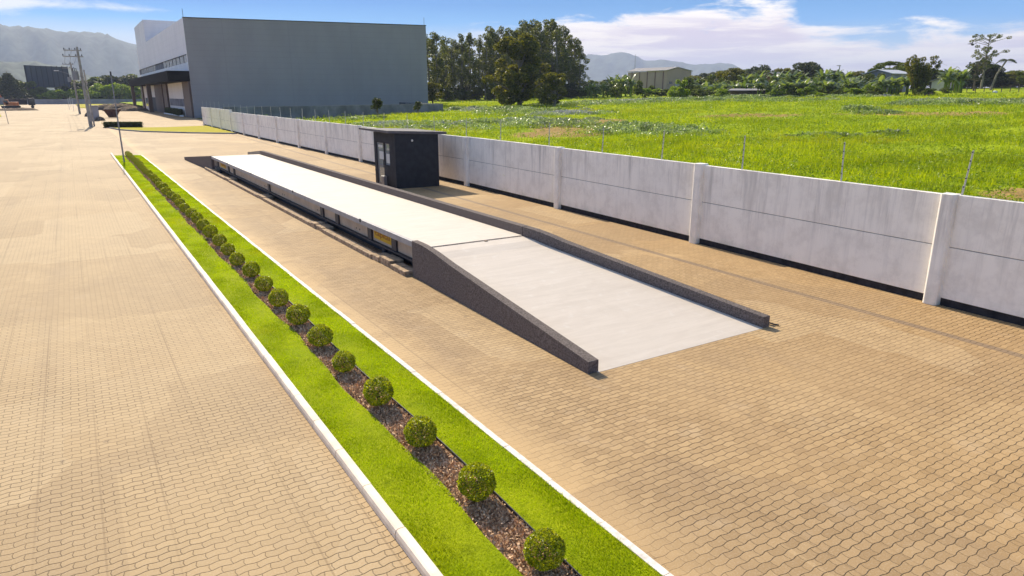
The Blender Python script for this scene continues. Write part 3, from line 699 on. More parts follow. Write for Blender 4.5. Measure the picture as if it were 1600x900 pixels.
# name plates
def plate(y0, y1, z0, z1, txt):
    b = MB(); b.box(7.27, y0, z0, 7.285, y1, z1); p = b.build('name_plate', M['yellow'], ws)
    p['label'] = 'yellow plate on the beam side with dark red lettering'
    cu = bpy.data.curves.new('lettering', 'FONT'); cu.body = txt; cu.size = 1.; cu.extrude = .01
    tmp = bpy.data.objects.new('tmp', cu); COL.objects.link(tmp); bpy.context.view_layer.update()
    me = bpy.data.meshes.new_from_object(tmp.evaluated_get(bpy.context.evaluated_depsgraph_get())); bpy.data.objects.remove(tmp)
    co = np.array([v.co[:] for v in me.vertices]); mn, mx = co.min(0), co.max(0)
    sx = (y1-y0)*.86/(mx[0]-mn[0]); sy = (z1-z0)*.72/(mx[1]-mn[1]); off = wloc(ws)
    for v in me.vertices:
        X_ = 7.268-(v.co.z)*.3; Y_ = y1-(y1-y0)*.07-(v.co.x-mn[0])*sx; Z_ = z0+(z1-z0)*.14+(v.co.y-mn[1])*sy
        v.co = (X_-off.x, Y_-off.y, Z_-off.z)
    me.materials.clear(); me.materials.append(M['redtext'])
    o = bpy.data.objects.new('lettering', me); COL.objects.link(o); o.parent = p
plate(18.05, 19.38, .44, .755, 'capital')
plate(43.0, 44.6, .44, .75, 'capital')
# lip at the joint, small spill of concrete
b = MB(); b.box(7.25, DY0-.032, DZ-.02, 9.92, DY0-.002, DZ-.012); b.build('joint_gap', M['stone'], ws)
b = MB(); b.ball((8.75, DY0-.07, .90), .045, 7, 4, (1.6, 1, .5)); b.build('concrete_crumb', M['stone'], ws)
# brown kerb stones along the pit edge: one thing with individual blocks
ks = thing('pit_kerb', (7.1, 31, 0), 'low worn brown stone kerb along the foot of the weighbridge side', 'kerb')
y = 16.15
seg = [(16.15, 17.15, 6.93, 7.27, .10), (17.2, 18.0, 6.95, 7.33, .17), (18.02, 18.55, 6.93, 7.36, .115), (18.56, 23.2, 6.90, 7.12, .10), (23.22, 24.0, 6.93, 7.33, .12), (24.02, 24.5, 6.9, 7.25, .15), (24.52, 31.9, 6.90, 7.12, .10), (31.92, 33.0, 6.92, 7.36, .13), (33.02, 39.9, 6.90, 7.12, .10), (39.92, 41.2, 6.92, 7.36, .13), (41.22, 45.6, 6.90, 7.14, .10), (45.62, 47.8, 6.9, 7.32, .12)]
for y0, y1, x0, x1, h in seg:
    b = MB(); b.box(x0-.09, y0, -.02, x1-.05, y1, h+.03); b.build('kerb_stone', M['stone'], ks, bevel=.02)
b = MB(); b.add([(7.12, 16.1, .006), (7.52, 16.1, .006), (7.52, 46.2, .006), (7.12, 46.2, .006)], [(0, 1, 2, 3)]); struct(b.build('pit_floor', M['soil']))
# coil of pipe left at the end of the right side wall
b = MB(); cc = Vector((11.68, 8.62, .11)); b.tube([cc+Vector((.03*math.sin(3*a), .0+.07*math.cos(a), .07*math.sin(a)-.02)) for a in np.linspace(-.4, 5.2, 16)], .018, 6)
b.tube([(11.68, 8.55, .04), (11.74, 8.42, .02), (11.77, 8.34, .02)], .015, 6)
tag(b.build('bent_pipe', M['dark']), 'short bent black pipe lying at the end of the right ramp wall', 'pipe')

# ------------------------------------------------------------------ guard booth
kx0, kx1, ky0, ky1, kz = 13.5, 15.9, 32.4, 35.25, 2.72
kb_ = thing('guard_booth', (14.6, 33.8, 0), 'small charcoal guard booth with flat roof beside the weighbridge', 'booth')
dy0, dy1 = 33.95, 34.95; wy0, wy1 = 33.15, 33.85
b = MB()
b.box(kx0, ky0, 0, kx1, ky0+.12, kz); b.box(kx0, ky1-.12, 0, kx1, ky1, kz); b.box(kx1-.12, ky0+.12, 0, kx1, ky1-.12, kz)
b.box(kx0, ky0+.12, 0, kx0+.12, wy0, kz-.001); b.box(kx0, wy0, 0, kx0+.12, wy1, 1.1); b.box(kx0, wy1, 0, kx0+.12, dy0, kz-.001)
b.box(kx0, wy0, 2.2, kx0+.12, wy1, kz-.001); b.box(kx0, dy0, 2.2, kx0+.12, dy1, kz-.001); b.box(kx0, dy1, 0, kx0+.12, ky1-.12, kz-.001)
b.box(kx0+.13, ky0+.13, .0, kx1-.13, ky1-.13, .04)
b.build('wall', M['booth'], kb_)
b = MB(); zl, zr = 2.90, 2.76
b.hexa([(13.12, 32.3, zl-.13), (16.35, 32.3, zr-.13), (16.35, 36.4, zr-.10), (13.12, 36.4, zl-.10)], [(13.12, 32.3, zl), (16.35, 32.3, zr), (16.35, 36.4, zr), (13.12, 36.4, zl)])
b.build('roof', M['booth_roof'], kb_, bevel=.01)
b = MB(); X0 = kx0+.05
b.box(X0, dy0, .03, X0+.05, dy0+.06, 2.2); b.box(X0, dy1-.06, .03, X0+.05, dy1, 2.2); b.box(X0, dy0+.06, 2.13, X0+.05, dy1-.06, 2.2); b.box(X0, dy0+.06, .03, X0+.05, dy1-.06, .12); b.box(X0, dy0+.06, 1.0, X0+.05, dy1-.06, 1.06)
dr = b.build('door', M['metal'], kb_)
gp = plain('booth_glass', (.30, .33, .30), .05, .8); 
b = MB(); b.box(X0+.02, dy0+.06, .12, X0+.028, dy1-.06, 2.13); b.build('glass', gp, dr)
b = MB(); b.tube([(X0-.03, dy0+.12, .95), (X0-.03, dy0+.12, 1.35)], .014, 6); b.build('handle', M['dark'], dr)
for (a0, a1, z0, z1) in ((34.1, 34.7, 1.35, 1.75), (34.2, 34.8, 1.95, 2.08)):
    b = MB(); b.box(X0+.010, a0, z0, X0+.017, a1, z1); b.build('notice', M['paper'], dr)
b = MB(); b.box(X0, wy0, 1.1, X0+.05, wy0+.05, 2.2); b.box(X0, wy1-.05, 1.1, X0+.05, wy1, 2.2); b.box(X0, wy0+.05, 2.15, X0+.05, wy1-.05, 2.2); b.box(X0, wy0+.05, 1.1, X0+.05, wy1-.05, 1.15); b.box(X0, wy0+.05, 1.72, X0+.05, wy1-.05, 1.76)
wn_ = b.build('window', M['metal'], kb_)
b = MB(); b.box(X0+.02, wy0+.05, 1.15, X0+.028, wy1-.05, 2.15); b.build('glass', gp, wn_)
b = MB(); b.box(X0+.01, 33.22, 1.2, X0+.017, 33.75, 1.68); b.build('notice', M['paper'], wn_)
b = MB(); b.tube([(14.42, ky0-.04, 2.38), (14.42, ky0, 2.38)], .085, 12); wlmp = b.build('wall_light', M['dark'], kb_)
b = MB(); b.ball((14.42, ky0-.055, 2.38), .06, 10, 6, (1, .5, 1)); b.build('lens', M['paper'], wlmp)
b = MB(); b.box(kx0-.22, 33.55, .0, kx0-.02, 33.9, .55); tag(b.build('meter_box', M['metal'], bevel=.015), 'small pale metal box standing at the foot of the booth door wall', 'box')

# ------------------------------------------------------------------ warehouse
wh = thing('warehouse', (40, 170, 0), 'huge windowless grey warehouse with pale entrance side and dark canopy', 'warehouse')
WA, WB, WC, WD = (21.75, 157.2), (69.7, 146.6), (92., 248.), (21.75, 267.)
HT = 19.35
b = MB(); b.add([(*WA, 0), (*WB, 0), (*WB, HT), (*WA, HT)], [(0, 1, 2, 3)]); b.add([(*WB, 0), (*WC, 0), (*WC, HT), (*WB, HT)], [(0, 1, 2, 3)]); b.add([(*WC, 0), (*WD, 0), (*WD, HT), (*WC, HT)], [(0, 1, 2, 3)])
b.build('wall', M['bldg'], wh)
# long side with a real recessed window band
b = MB()
def sx(y0, y1, z0, z1, x=21.75): b.add([(x, y0, z0), (x, y0, z1), (x, y1, z1), (x, y1, z0)], [(0, 1, 2, 3)])
sx(157.2, 267, 12.55, HT); sx(157.2, 267, 9.3, 10.95); sx(157.2, 158.0, 10.95, 12.55); 
b.build('side_wall', M['bldg_side'], wh)
b = MB(); sx(157.2, 267, 0, 9.3, 21.76); b.build('ground_floor_wall', M['bldg_white'], wh)
b = MB(); sx(158, 267, 10.9, 12.6, 22.15); wb_ = b.build('window_band', M['darkframe'], wh)
y = 158.9
while y < 264:
    wdt = 6.2
    if not (198 < y < 216):
        b = MB(); b.box(22.02, y, 11.05, 22.1, y+wdt-1.1, 12.5); b.build('pane', M['paleglass'], wb_)
    else:
        b = MB(); b.box(22.02, y, 11.05, 22.1, y+wdt, 12.5); b.build('pane', M['lowwall'], wb_)
    y += wdt
b = MB(); b.add([(*WA, HT-.35), (*WB, HT-.35), (*WC, HT-.35), (*WD, HT-.35)], [(0, 1, 2, 3)]); b.build('roof', M['roof'], wh)
b = MB()
for p, q in ((WA, WB), (WB, WC)):
    b.hexa([(p[0]-.1, p[1]-.12, HT), (q[0]+.1, q[1]-.12, HT), (q[0]+.1, q[1]+.15, HT), (p[0]-.1, p[1]+.15, HT)], [(p[0]-.1, p[1]-.12, HT+.12), (q[0]+.1, q[1]-.12, HT+.12), (q[0]+.1, q[1]+.15, HT+.12), (p[0]-.1, p[1]+.15, HT+.12)])
b.build('coping', M['dark'], wh)
b = MB(); b.box(21.9, 236, HT-.3, 34, 266, 25.6); b.build('roof_block', M['bldg_side'], wh)
b = MB(); b.hexa([(17.7, 157.4, 7.25), (22., 157.4, 7.25), (21.9, 262, 7.25), (17.7, 262, 7.25)], [(17.7, 157.4, 9.25), (22., 157.4, 9.25), (21.9, 262, 9.25), (17.7, 262, 9.25)])
b.build('canopy', M['fascia'], wh)
for y0, y1 in ((157.4, 167.0), (196, 203.), (206, 224.), (262, 267)):
    b = MB(); b.box(21.3 if y0 > 160 else 21.35, y0, 0, 21.74, y1, 7.24); b.build('timber_cladding', M['wood'], wh)
b = MB(); b.box(18.6, 214, 0, 19.6, 216, 7.24); b.build('column', M['wood'], wh)
b = MB(); b.box(18.0, 259, 0, 18.9, 261, 7.24); b.build('column', M['wood'], wh)
b = MB(); b.box(21.66, 170, 2.1, 21.75, 194.5, 3.7); b.build('window', M['lowwall'], wh)
b = MB(); b.box(21.64, 227, 0, 21.75, 242, 3.9); b.build('door', M['dark'], wh)
b = MB(); b.box(21.6, 246, 1.2, 21.75, 258, 3.6); b.build('window', M['glass'], wh)
for q in ((21.9, 157.5, HT), (69.5, 147., HT)):
    b = MB(); b.tube([q, (q[0], q[1], HT+1.7)], .05, 5); b.build('lightning_rod', M['metal'], wh)
b = MB(); b.prism([(20.6, 170), (21.2, 169), (21.2, 197), (20.3, 198)], 0, .25); tag(b.build('planter_kerb', M['white']), 'low white kerb of the planter under the warehouse ribbon window', 'kerb')
# low grey wall before the warehouse
b = MB(); A_, B_ = (18.0, 103.6), (56.2, 112.2)
b.hexa([(A_[0], A_[1], 0), (B_[0], B_[1], 0), (B_[0], B_[1]+.3, 0), (A_[0], A_[1]+.3, 0)], [(A_[0], A_[1], 2.95), (B_[0], B_[1], 3.05), (B_[0], B_[1]+.3, 3.05), (A_[0], A_[1]+.3, 2.95)])
b.hexa([(B_[0]-.3, B_[1]+.3, 0), (B_[0], B_[1]+.3, 0), (B_[0]+6, 145, 0), (B_[0]+5.7, 145, 0)], [(B_[0]-.3, B_[1]+.3, 3.05), (B_[0], B_[1]+.3, 3.05), (B_[0]+6, 145, 3.05), (B_[0]+5.7, 145, 3.05)])
tag(b.build('low_grey_wall', M['lowwall']), 'stained grey block wall in the shadow of the warehouse', 'wall')

# verge, hedge, far boundary wall
b = MB(); vp = [(4.6, 116.), (5.6, 108), (7.8, 101.5), (12.5, 94.6), (17.0, 90.), (17.1, 96), (17.4, 115), (11.6, 112.5), (7.8, 114)]
b.prism(vp, 0, .09); struct(b.build('verge', M['verge']))
kk = MB()
for (a, b2), (c, d) in zip(vp[:4], vp[1:5]): kk.hexa([(a-.25, b2-.2, 0), (c-.25, d-.2, 0), (c, d, 0), (a, b2, 0)], [(a-.25, b2-.2, .14), (c-.25, d-.2, .14), (c, d, .14), (a, b2, .14)])
tag(kk.build('verge_kerb', M['lowwall']), 'dark curved kerb round the yellow green verge by the white wall end', 'kerb')
n = 9000; t_ = RNG.random(n); C = np.stack([4.0+t_*4.6+RNG.normal(0, .12, n), 116.6-t_*2.3+RNG.uniform(-.45, .45, n), RNG.uniform(.05, .85, n)], 1)
V, Fc = leaf_quads(C, .07, .6); tag(np_mesh('low_hedge', V, Fc, M['hedge']), 'low clipped dark hedge on the left tip of the curved verge', 'hedge')
n = 16000; t_ = RNG.random(n); C = np.stack([20.9+RNG.uniform(-.4, .4, n), 171+t_*26, RNG.uniform(.1, 1.5, n)], 1)
V, Fc = leaf_quads(C, .14, .6); tag(np_mesh('planter_hedge', V, Fc, M['hedge']), 'dark green hedge planted under the warehouse ribbon window', 'hedge')
fw = thing('far_wall', (0, 425, 0), 'long low grey boundary wall closing the far end of the road', 'wall')
for x in range(-120, 60, 6):
    b = MB(); b.box(x, 424.8, 0, x+5.85, 425, 2.45); b.build('wall_panel', M['farwall'], fw); b = MB(); b.box(x+5.85, 424.65, 0, x+6, 425.1, 2.6); b.build('pier', M['pole'], fw)
for nm, pl_ in (('verge', [(-25, 196), (-12.6, 188), (-14.5, 214), (-25, 222)]), ('verge', [(-24.9, 247), (-15, 262), (-24.9, 270)]), ('verge', [(3.4, 300), (60, 300), (60, 420), (3.4, 420)])):
    b = MB(); b.prism(pl_, 0, .08); struct(b.build(nm, M['verge']))

# ------------------------------------------------------------------ utility poles
def utility_pole(x, y, h, label, lean=(0, 0), trans=False, lamp=False):
    root = thing('utility_pole', (x, y, 0), label, 'utility pole', 'concrete utility poles along the road')
    tx, ty = lean
    b = MB(); b.tube([(x, y, 0), (x+tx, y+ty, h)], [.26, .15], 8); b.build('shaft', M['pole'], root)
    for zc, wd in ((h-1.35, 1.25), (h-.5, 1.1)):
        c = MB(); c.box(x+tx-wd*1.55, y+ty-.06, zc-.06, x+tx+wd*.5, y+ty+.06, zc+.06); cr = c.build('crossarm', M['pole'], root)
        for q in range(4):
            d = MB(); xx = x+tx-wd*1.5+q*wd*.62; d.tube([(xx, y+ty, zc+.06), (xx, y+ty, zc+.22), (xx, y+ty, zc+.34)], [.035, .075, .03], 6); d.build('insulator', M['dark'], cr)
    if trans:
        c = MB(); c.tube([(x+tx-.75, y+ty, h-4.6), (x+tx-.75, y+ty, h-3.4)], .42, 12); tr = c.build('transformer', M['metal'], root)
        d = MB()
        for q in (-.2, 0, .2): d.tube([(x+tx-.75+q, y+ty, h-3.4), (x+tx-.75+q, y+ty, h-2.95)], .05, 6)
        d.build('bushing', M['dark'], tr)
        c = MB(); c.tube([(x+tx, y+ty, h-4.2), (x+tx-.6, y+ty, h-3.9)], .05, 6); c.build('bracket', M['metal'], root)
    if lamp:
        c = MB(); c.tube([(x+tx*.7, y, h-3.4), (x-1.2, y, h-2.6), (x-3.0, y, h-2.0)], .05, 6); ar = c.build('lamp_arm', M['metal'], root)
        d = MB(); d.box(x-3.9, y-.15, h-2.05, x-2.9, y+.15, h-1.9); d.build('lamp_head', M['white'], ar, bevel=.03)
    return root
pp = [utility_pole(2.45, 122.2, 11.3, 'nearest concrete utility pole at the road edge with crossarms and transformer', (-.15, 0), True),
      utility_pole(2.2, 205, 12.2, 'farther concrete utility pole behind the first with street lamp arm reaching left', (-.2, 0), True, True)]
b = MB()
def sag(p, q, s, n=14): return [tuple(Vector(p).lerp(Vector(q), i/n)-Vector((0, 0, 4*s*(i/n)*(1-i/n)))) for i in range(n+1)]
cb = thing('power_lines', (1.5, 160, 12), 'thin dark power lines strung between the concrete utility poles', 'cable')
for dx_ in (-1.5, -.7, .1):
    b = MB(); b.tube(sag((2.3+dx_, 122.2, 11.1), (2.0+dx_, 205, 11.9), .9), .018, 4); b.build('cable', M['dark'], cb)
# lean-to service mast next to nearest pole
b = MB(); b.tube([(2.95, 124.5, 0), (2.75, 124.5, 8.2)], [.12, .09], 7); tag(b.build('service_mast', M['pole']), 'thin grey service mast just behind the nearest utility pole', 'pole')
b = MB(); b.box(3.3, 150, 0, 4.6, 151.2, 2.6); b.box(3.25, 149.9, 2.6, 4.65, 151.3, 2.72); tag(b.build('site_cabinet', M['farwall'], bevel=.03), 'grey upright site cabinet behind the nearest utility pole', 'cabinet')
for i, (x, y, h) in enumerate([(.2, 270, 3.4), (1.2, 240, 3.6), (.9, 330, 3.6)]):
    b = MB(); b.tube([(x, y, 0), (x, y, h)], .06, 6); b.tube([(x, y, h), (x+.9, y, h)], .05, 6)
    tag(b.build('marker_post', M['white']), f'thin white hooked post at the right road edge, {["middle", "nearest", "farthest"][i]} of three', 'post', 'white hooked posts by the road')
lp2 = thing('road_sign_post', (-8.7, 141, 0), 'thin grey post with small top plate at left road edge', 'post')
b = MB(); b.tube([(-8.7, 141, 0), (-8.9, 141, 4.2)], .05, 6); b.build('shaft', M['metal'], lp2)
b = MB(); b.box(-9.15, 140.95, 3.7, -8.65, 141.0, 4.2); b.build('plate', M['metal'], lp2)

# ------------------------------------------------------------------ rubbish skip, rubble, excavator, truck
sk = thing('rubbish_skip', (7.6, 168, 0), 'rusty brown open skip with sloping ends on the warehouse forecourt', 'skip')
b = MB(); b.hexa([(6.8, 167.2, .1), (8.2, 167.2, .1), (8.2, 168.9, .1), (6.8, 168.9, .1)], [(6.0, 167., 1.6), (9.1, 167., 1.6), (9.1, 169.1, 1.6), (6.0, 169.1, 1.6)]); b.build('body', M['rust'], sk)
b = MB(); b.box(5.95, 166.92, 1.54, 9.15, 167., 1.68); b.box(5.95, 169.1, 1.54, 9.15, 169.18, 1.68); b.build('rim', M['rust'], sk)
for x in (6.9, 7.6, 8.3):
    b = MB(); b.box(x-.06, 166.93, .15, x+.06, 167.18, 1.53); b.build('rib', M['rust'], sk)
b = MB(); b.ball((7.6, 168, 1.5), .9, 10, 6, (1.4, .9, .5)); b.build('debris', M['rubble'], sk)
def mound(cx, cy, rx, ry, h, seed):
    r = np.random.default_rng(seed); n = 16; V = []; 
    for i in range(n):
        for j in range(n):
            u, v = i/(n-1)*2-1, j/(n-1)*2-1; e = max(0, 1-(u*u+v*v))
            V.append((cx+u*rx, cy+v*ry, h*e**.6*(.75+.4*r.random())))
    idx = np.arange(n*n).reshape(n, n); return np.array(V), np.stack([idx[:-1, :-1], idx[1:, :-1], idx[1:, 1:], idx[:-1, 1:]], -1).reshape(-1, 4)
for i, (px, d, rx, h, lb) in enumerate([(186, 240, 5, 2.0, 'brown heap of rubble behind the rusty skip'), (163, 255, 3.5, 1.7, 'small brown rubble heap left of the pair behind the skip'), (150, 150, .9, .7, 'grey rubble pile at the foot of the utility poles'), (133, 180, .8, .9, 'dark bagged rubble heap at the foot of the second utility pole'), (203, 235, 4.5, 1.3, 'brown earth heap on the forecourt edge near the warehouse canopy'), (32, 262, 4.0, .8, 'low earth heap before the orange excavator'), (12, 262, 4.0, .7, 'low earth heap at the left edge before the excavator')]):
    p = at(px, d); V, Fc = mound(p.x, p.y, rx, rx*.8, h, i); tag(np_mesh('rubble_heap', V, Fc, M['rubble']), lb, 'rubble')
ex = at(12, 300); e_ = thing('excavator', ex, 'orange tracked excavator with raised boom at the far left', 'excavator')
X, Y = ex.x, ex.y
for s in (-1.2, 1.2):
    b = MB(); b.hexa([(X-2.2, Y+s-.35, .15), (X+2.2, Y+s-.35, .15), (X+2.2, Y+s+.35, .15), (X-2.2, Y+s+.35, .15)], [(X-2.6, Y+s-.35, .95), (X+2.6, Y+s-.35, .95), (X+2.6, Y+s+.35, .95), (X-2.6, Y+s+.35, .95)]); b.build('track', M['dark'], e_, bevel=.1)
b = MB(); b.box(X-1.2, Y-1.2, 1., X+2.6, Y+1.2, 2.2); b.build('body', M['orange'], e_, bevel=.1)
b = MB(); b.box(X-1.6, Y-1.2, 1.3, X-.1, Y-.1, 3.0); cbn = b.build('cab', M['orange'], e_, bevel=.08)
b = MB(); b.box(X-1.5, Y-1.24, 2., X-.3, Y-1.21, 2.8); b.build('window', M['glass'], cbn)
b = MB(); b.tube([(X-1.2, Y+.3, 1.8), (X-2.6, Y+.3, 5.2)], [.3, .22], 6); b.tube([(X-2.6, Y+.3, 5.2), (X-4.2, Y+.3, 2.8)], [.2, .15], 6); b.build('boom', M['orange'], e_)
b = MB(); b.hexa([(X-4.8, Y-.2, 1.9), (X-3.8, Y-.2, 1.9), (X-3.8, Y+.8, 1.9), (X-4.8, Y+.8, 1.9)], [(X-4.4, Y-.2, 2.9), (X-4., Y-.2, 2.9), (X-4., Y+.8, 2.9), (X-4.4, Y+.8, 2.9)]); b.build('bucket', M['dark'], e_)
tk = at(30, 305); X, Y = tk.x, tk.y; tr = thing('dump_truck', tk, 'dark dump truck parked to the right of the orange excavator', 'truck')
b = MB(); b.hexa([(X-3, Y-1.2, 1.2), (X+1.8, Y-1.2, 1.2), (X+1.8, Y+1.2, 1.2), (X-3, Y+1.2, 1.2)], [(X-3.4, Y-1.2, 3.2), (X+2, Y-1.2, 3.2), (X+2, Y+1.2, 3.2), (X-3.4, Y+1.2, 3.2)]); b.build('tipper_body', M['dark'], tr)
b = MB(); b.box(X+2.2, Y-1.15, 1., X+4.2, Y+1.15, 3.5); cbn = b.build('cab', M['dark'], tr, bevel=.15)
b = MB(); b.box(X+2.5, Y-1.18, 2.3, X+3.9, Y-1.16, 3.2); b.build('window', M['glass'], cbn)
for x in (-2, -.7, 3.3):
    for s in (-1.1, 1.1):
        b = MB(); b.tube([(X+x, Y+s-.18, .5), (X+x, Y+s+.18, .5)], .5, 12); b.build('wheel', M['dark'], tr)

# ------------------------------------------------------------------ houses and far buildings
def house(c, w_, d_, h, rh, wallm, roofm, label, rot=0, nwin=3, cat='house', name='house'):
    root = thing(name, c, label, cat)
    x, y, z = c; b = MB(); b.box(x-w_/2, y-d_/2, z-.5, x+w_/2, y+d_/2, z+h)
    b.add([(x-w_/2, y-d_/2, z+h), (x-w_/2, y+d_/2, z+h), (x-w_/2, y, z+h+rh)], [(0, 1, 2)]); b.add([(x+w_/2, y-d_/2, z+h), (x+w_/2, y+d_/2, z+h), (x+w_/2, y, z+h+rh)], [(0, 2, 1)])
    b.build('wall', wallm, root)
    b = MB(); o = .5
    for s in (-1, 1):
        p = [(x-w_/2-o, y+s*(d_/2+o), z+h-rh*o/(d_/2)+.1), (x+w_/2+o, y+s*(d_/2+o), z+h-rh*o/(d_/2)+.1), (x+w_/2+o, y, z+h+rh+.1), (x-w_/2-o, y, z+h+rh+.1)]
        b.hexa(p, [(q[0], q[1], q[2]+.15) for q in p])
    b.build('roof', roofm, root)
    for k in range(nwin):
        xx = x-w_/2+(k+.6)*w_/(nwin+.2); b = MB(); b.box(xx-.5, y-d_/2-.05, z+1., xx+.5, y-d_/2+.05, z+2.2); f = b.build('window', M['white'], root)
        b = MB(); b.box(xx-.42, y-d_/2-.08, z+1.08, xx+.42, y-d_/2-.055, z+2.12); b.build('pane', M['glass'], f)
    b = MB(); b.box(x+w_*.12-.45, y-d_/2-.06, z, x+w_*.12+.45, y-d_/2+.04, z+2.1); b.build('door', M['wood'], root)
    root.rotation_euler.z = rot
    return root
house(at(12, 470), 26, 9, 4.6, 2.4, M['teal'], M['greyroof'], 'teal house with grey roof behind the far wall at left')
house(at(40, 500), 12, 9, 4.8, 3.4, M['cream'], M['tile'], 'cream house with brown tiled roof right of the teal house')
house(at(-6, 520), 16, 9, 5.5, 5.2, M['cream'], M['tile'], 'brown roofed house at the left picture edge behind the teal one')
bb = at(79, 450); X, Y = bb.x, bb.y
bo = thing('billboard', bb, 'large dark billboard seen from behind on tall posts beyond the far wall', 'billboard')
ang = R(-12)
def rotp(x, y, z): return (X+x*math.cos(ang)-y*math.sin(ang), Y+x*math.sin(ang)+y*math.cos(ang), z)
zb, zt_ = hgt(139, 450), hgt(112, 450)
b = MB(); b.hexa([rotp(-9.8, 0, zb), rotp(10, 0, zb), rotp(10, .4, zb), rotp(-9.8, .4, zb)], [rotp(-9.8, 0, zt_+.3), rotp(10, 0, zt_-.5), rotp(10, .4, zt_-.5), rotp(-9.8, .4, zt_+.3)]); pn = b.build('panel', M['board'], bo)
for k in range(9):
    b = MB(); xx = -9.5+k*2.4; b.hexa([rotp(xx, -.4, zb), rotp(xx+.3, -.4, zb), rotp(xx+.3, -.02, zb), rotp(xx, -.02, zb)], [rotp(xx, -.4, zt_), rotp(xx+.3, -.4, zt_), rotp(xx+.3, -.02, zt_), rotp(xx, -.02, zt_)]); b.build('frame_strut', M['dark'], bo)
for xx in (-7, -2, 3, 8):
    b = MB(); b.tube([rotp(xx, .2, 0), rotp(xx, .2, zb+.4)], .3, 8); b.build('post', M['dark'], bo)
# tan shed with gable
sp = at(1028, 330); root = thing('storage_shed', sp, 'long tan shed with low grey gable roof beyond the field', 'shed')
ca = YAW+math.atan((1028-800)/1106.); ux, uy = math.cos(ca), -math.sin(ca); vx, vy = math.sin(ca), math.cos(ca)
def SP(u, v, z): return (sp.x+u*ux+v*vx, sp.y+u*uy+v*vy, sp.z+z)
def shz(py): return hgt(py, 330, 1028)-sp.z
zE, zR, zE2 = shz(112.5), shz(108), shz(113)
u0, ug0, ugm, ug1 = -14.5, 3.5, 8.2, 14.2
b = MB()
b.add([SP(u0, 14, -1), SP(ug0, 0, -1), SP(ug0, 0, zE), SP(u0, 14, zE-.2)], [(0, 1, 2, 3)])
b.add([SP(ug0, 0, -1), SP(ug1, 0, -1), SP(ug1, 0, zE2-.2), SP(ugm, 0, zR), SP(ug0, 0, zE)], [(0, 1, 2, 3, 4)])
b.build('wall', M['shedwall'], root)
b = MB()
top4 = [SP(u0-.4, 13.5, zE+.0), SP(ug0-.2, -.5, zE+.1), SP(ugm, -.5, zR+.15), SP(ugm-19, 14, zR+.15)]
b.hexa(top4, [(p[0], p[1], p[2]+.25) for p in top4])
top4 = [SP(ugm, -.5, zR+.15), SP(ug1+.5, -.5, zE2-.1), SP(ug1-17, 26, zE2-.1), SP(ugm-19, 14, zR+.1)]
b.hexa(top4, [(p[0], p[1], p[2]+.25) for p in top4]); b.build('roof', M['greyroof'], root)
for k in range(5):
    u = u0+(ug0-u0)*(k+.5)/5; v = 14*(1-(k+.5)/5); b = MB(); b.hexa([SP(u, v-.35, -1), SP(u+.35, v-.35, -1), SP(u+.35, v-.1, -1), SP(u, v-.1, -1)], [SP(u, v-.35, zE-.1), SP(u+.35, v-.35, zE-.1), SP(u+.35, v-.1, zE-.1), SP(u, v-.1, zE-.1)]); b.build('buttress', M['rust'], root)
for ua, ub, za, zb_ in ((4.6, 6.1, 2.9, 4.0), (11.6, 13.2, 2.9, 4.0)):
    b = MB(); b.hexa([SP(ua, -.12, za), SP(ub, -.12, za), SP(ub, -.02, za), SP(ua, -.02, za)], [SP(ua, -.12, zb_), SP(ub, -.12, zb_), SP(ub, -.02, zb_), SP(ua, -.02, zb_)]); b.build('window', M['glass'], root)
b = MB(); b.hexa([SP(7.3, -.12, -.5), SP(10.4, -.12, -.5), SP(10.4, -.02, -.5), SP(7.3, -.02, -.5)], [SP(7.3, -.12, 4.2), SP(10.4, -.12, 4.2), SP(10.4, -.02, 4.2), SP(7.3, -.02, 4.2)]); b.build('door', M['farwall'], root)
p = at(990, 380); b = MB(); b.tube([tuple(p), (p.x, p.y, hgt(88, 380, 990))], [.16, .07], 6)
for k in range(5): z_ = p.z+6+k*2.3; b.box(p.x-.3, p.y-.05, z_, p.x+.3, p.y+.05, z_+.08)
tag(b.build('antenna_mast', M['metal']), 'tall thin antenna mast standing behind the tan shed', 'mast')
# low dark shelter at the field edge
c = at(1167, 172); sr = thing('open_shelter', c, 'low open shelter with flat dark roof at the far field edge', 'shelter')
a_ = YAW+math.atan((1167-800)/1106.); ux, uy, vx, vy = math.cos(a_), -math.sin(a_), math.sin(a_), math.cos(a_)
def Q(u, v, z): return (c.x+u*ux+v*vx, c.y+u*uy+v*vy, c.z+z)
b = MB(); b.hexa([Q(-4.3, -1, 1.5), Q(3.6, -1, 1.5), Q(4.6, 3, 1.9), Q(-3.6, 3, 1.9)], [Q(-4.3, -1, 1.62), Q(3.6, -1, 1.62), Q(4.6, 3, 2.02), Q(-3.6, 3, 2.02)]); b.build('roof', M['greyroof'], sr)
b = MB(); b.hexa([Q(-3.8, 2.2, -.3), Q(4, 2.2, -.3), Q(4, 2.4, -.3), Q(-3.8, 2.4, -.3)], [Q(-3.8, 2.2, 1.7), Q(4, 2.2, 1.7), Q(4, 2.4, 1.7), Q(-3.8, 2.4, 1.7)]); b.build('back_wall', M['wood'], sr)
for u in (-4, -1.3, 1.2, 3.4):
    b = MB(); b.tube([Q(u, -.8, -.2), Q(u, -.8, 1.5)], .07, 6); b.build('post', M['bark'], sr)
house(at(1208, 235), 4.6, 5, 4.6, .9, M['rust'], M['greyroof'], 'small brown hut with pink grey roof above the banana plants', nwin=2)
house(at(1100, 380), 15, 9, 3.4, 3.2, M['cream'], M['tile'], 'red roofed house right of the tan shed')
house(at(1128, 420), 13, 9, 2.6, 2.8, M['cream'], M['tile'], 'small red roofed house partly behind the wide olive tree')
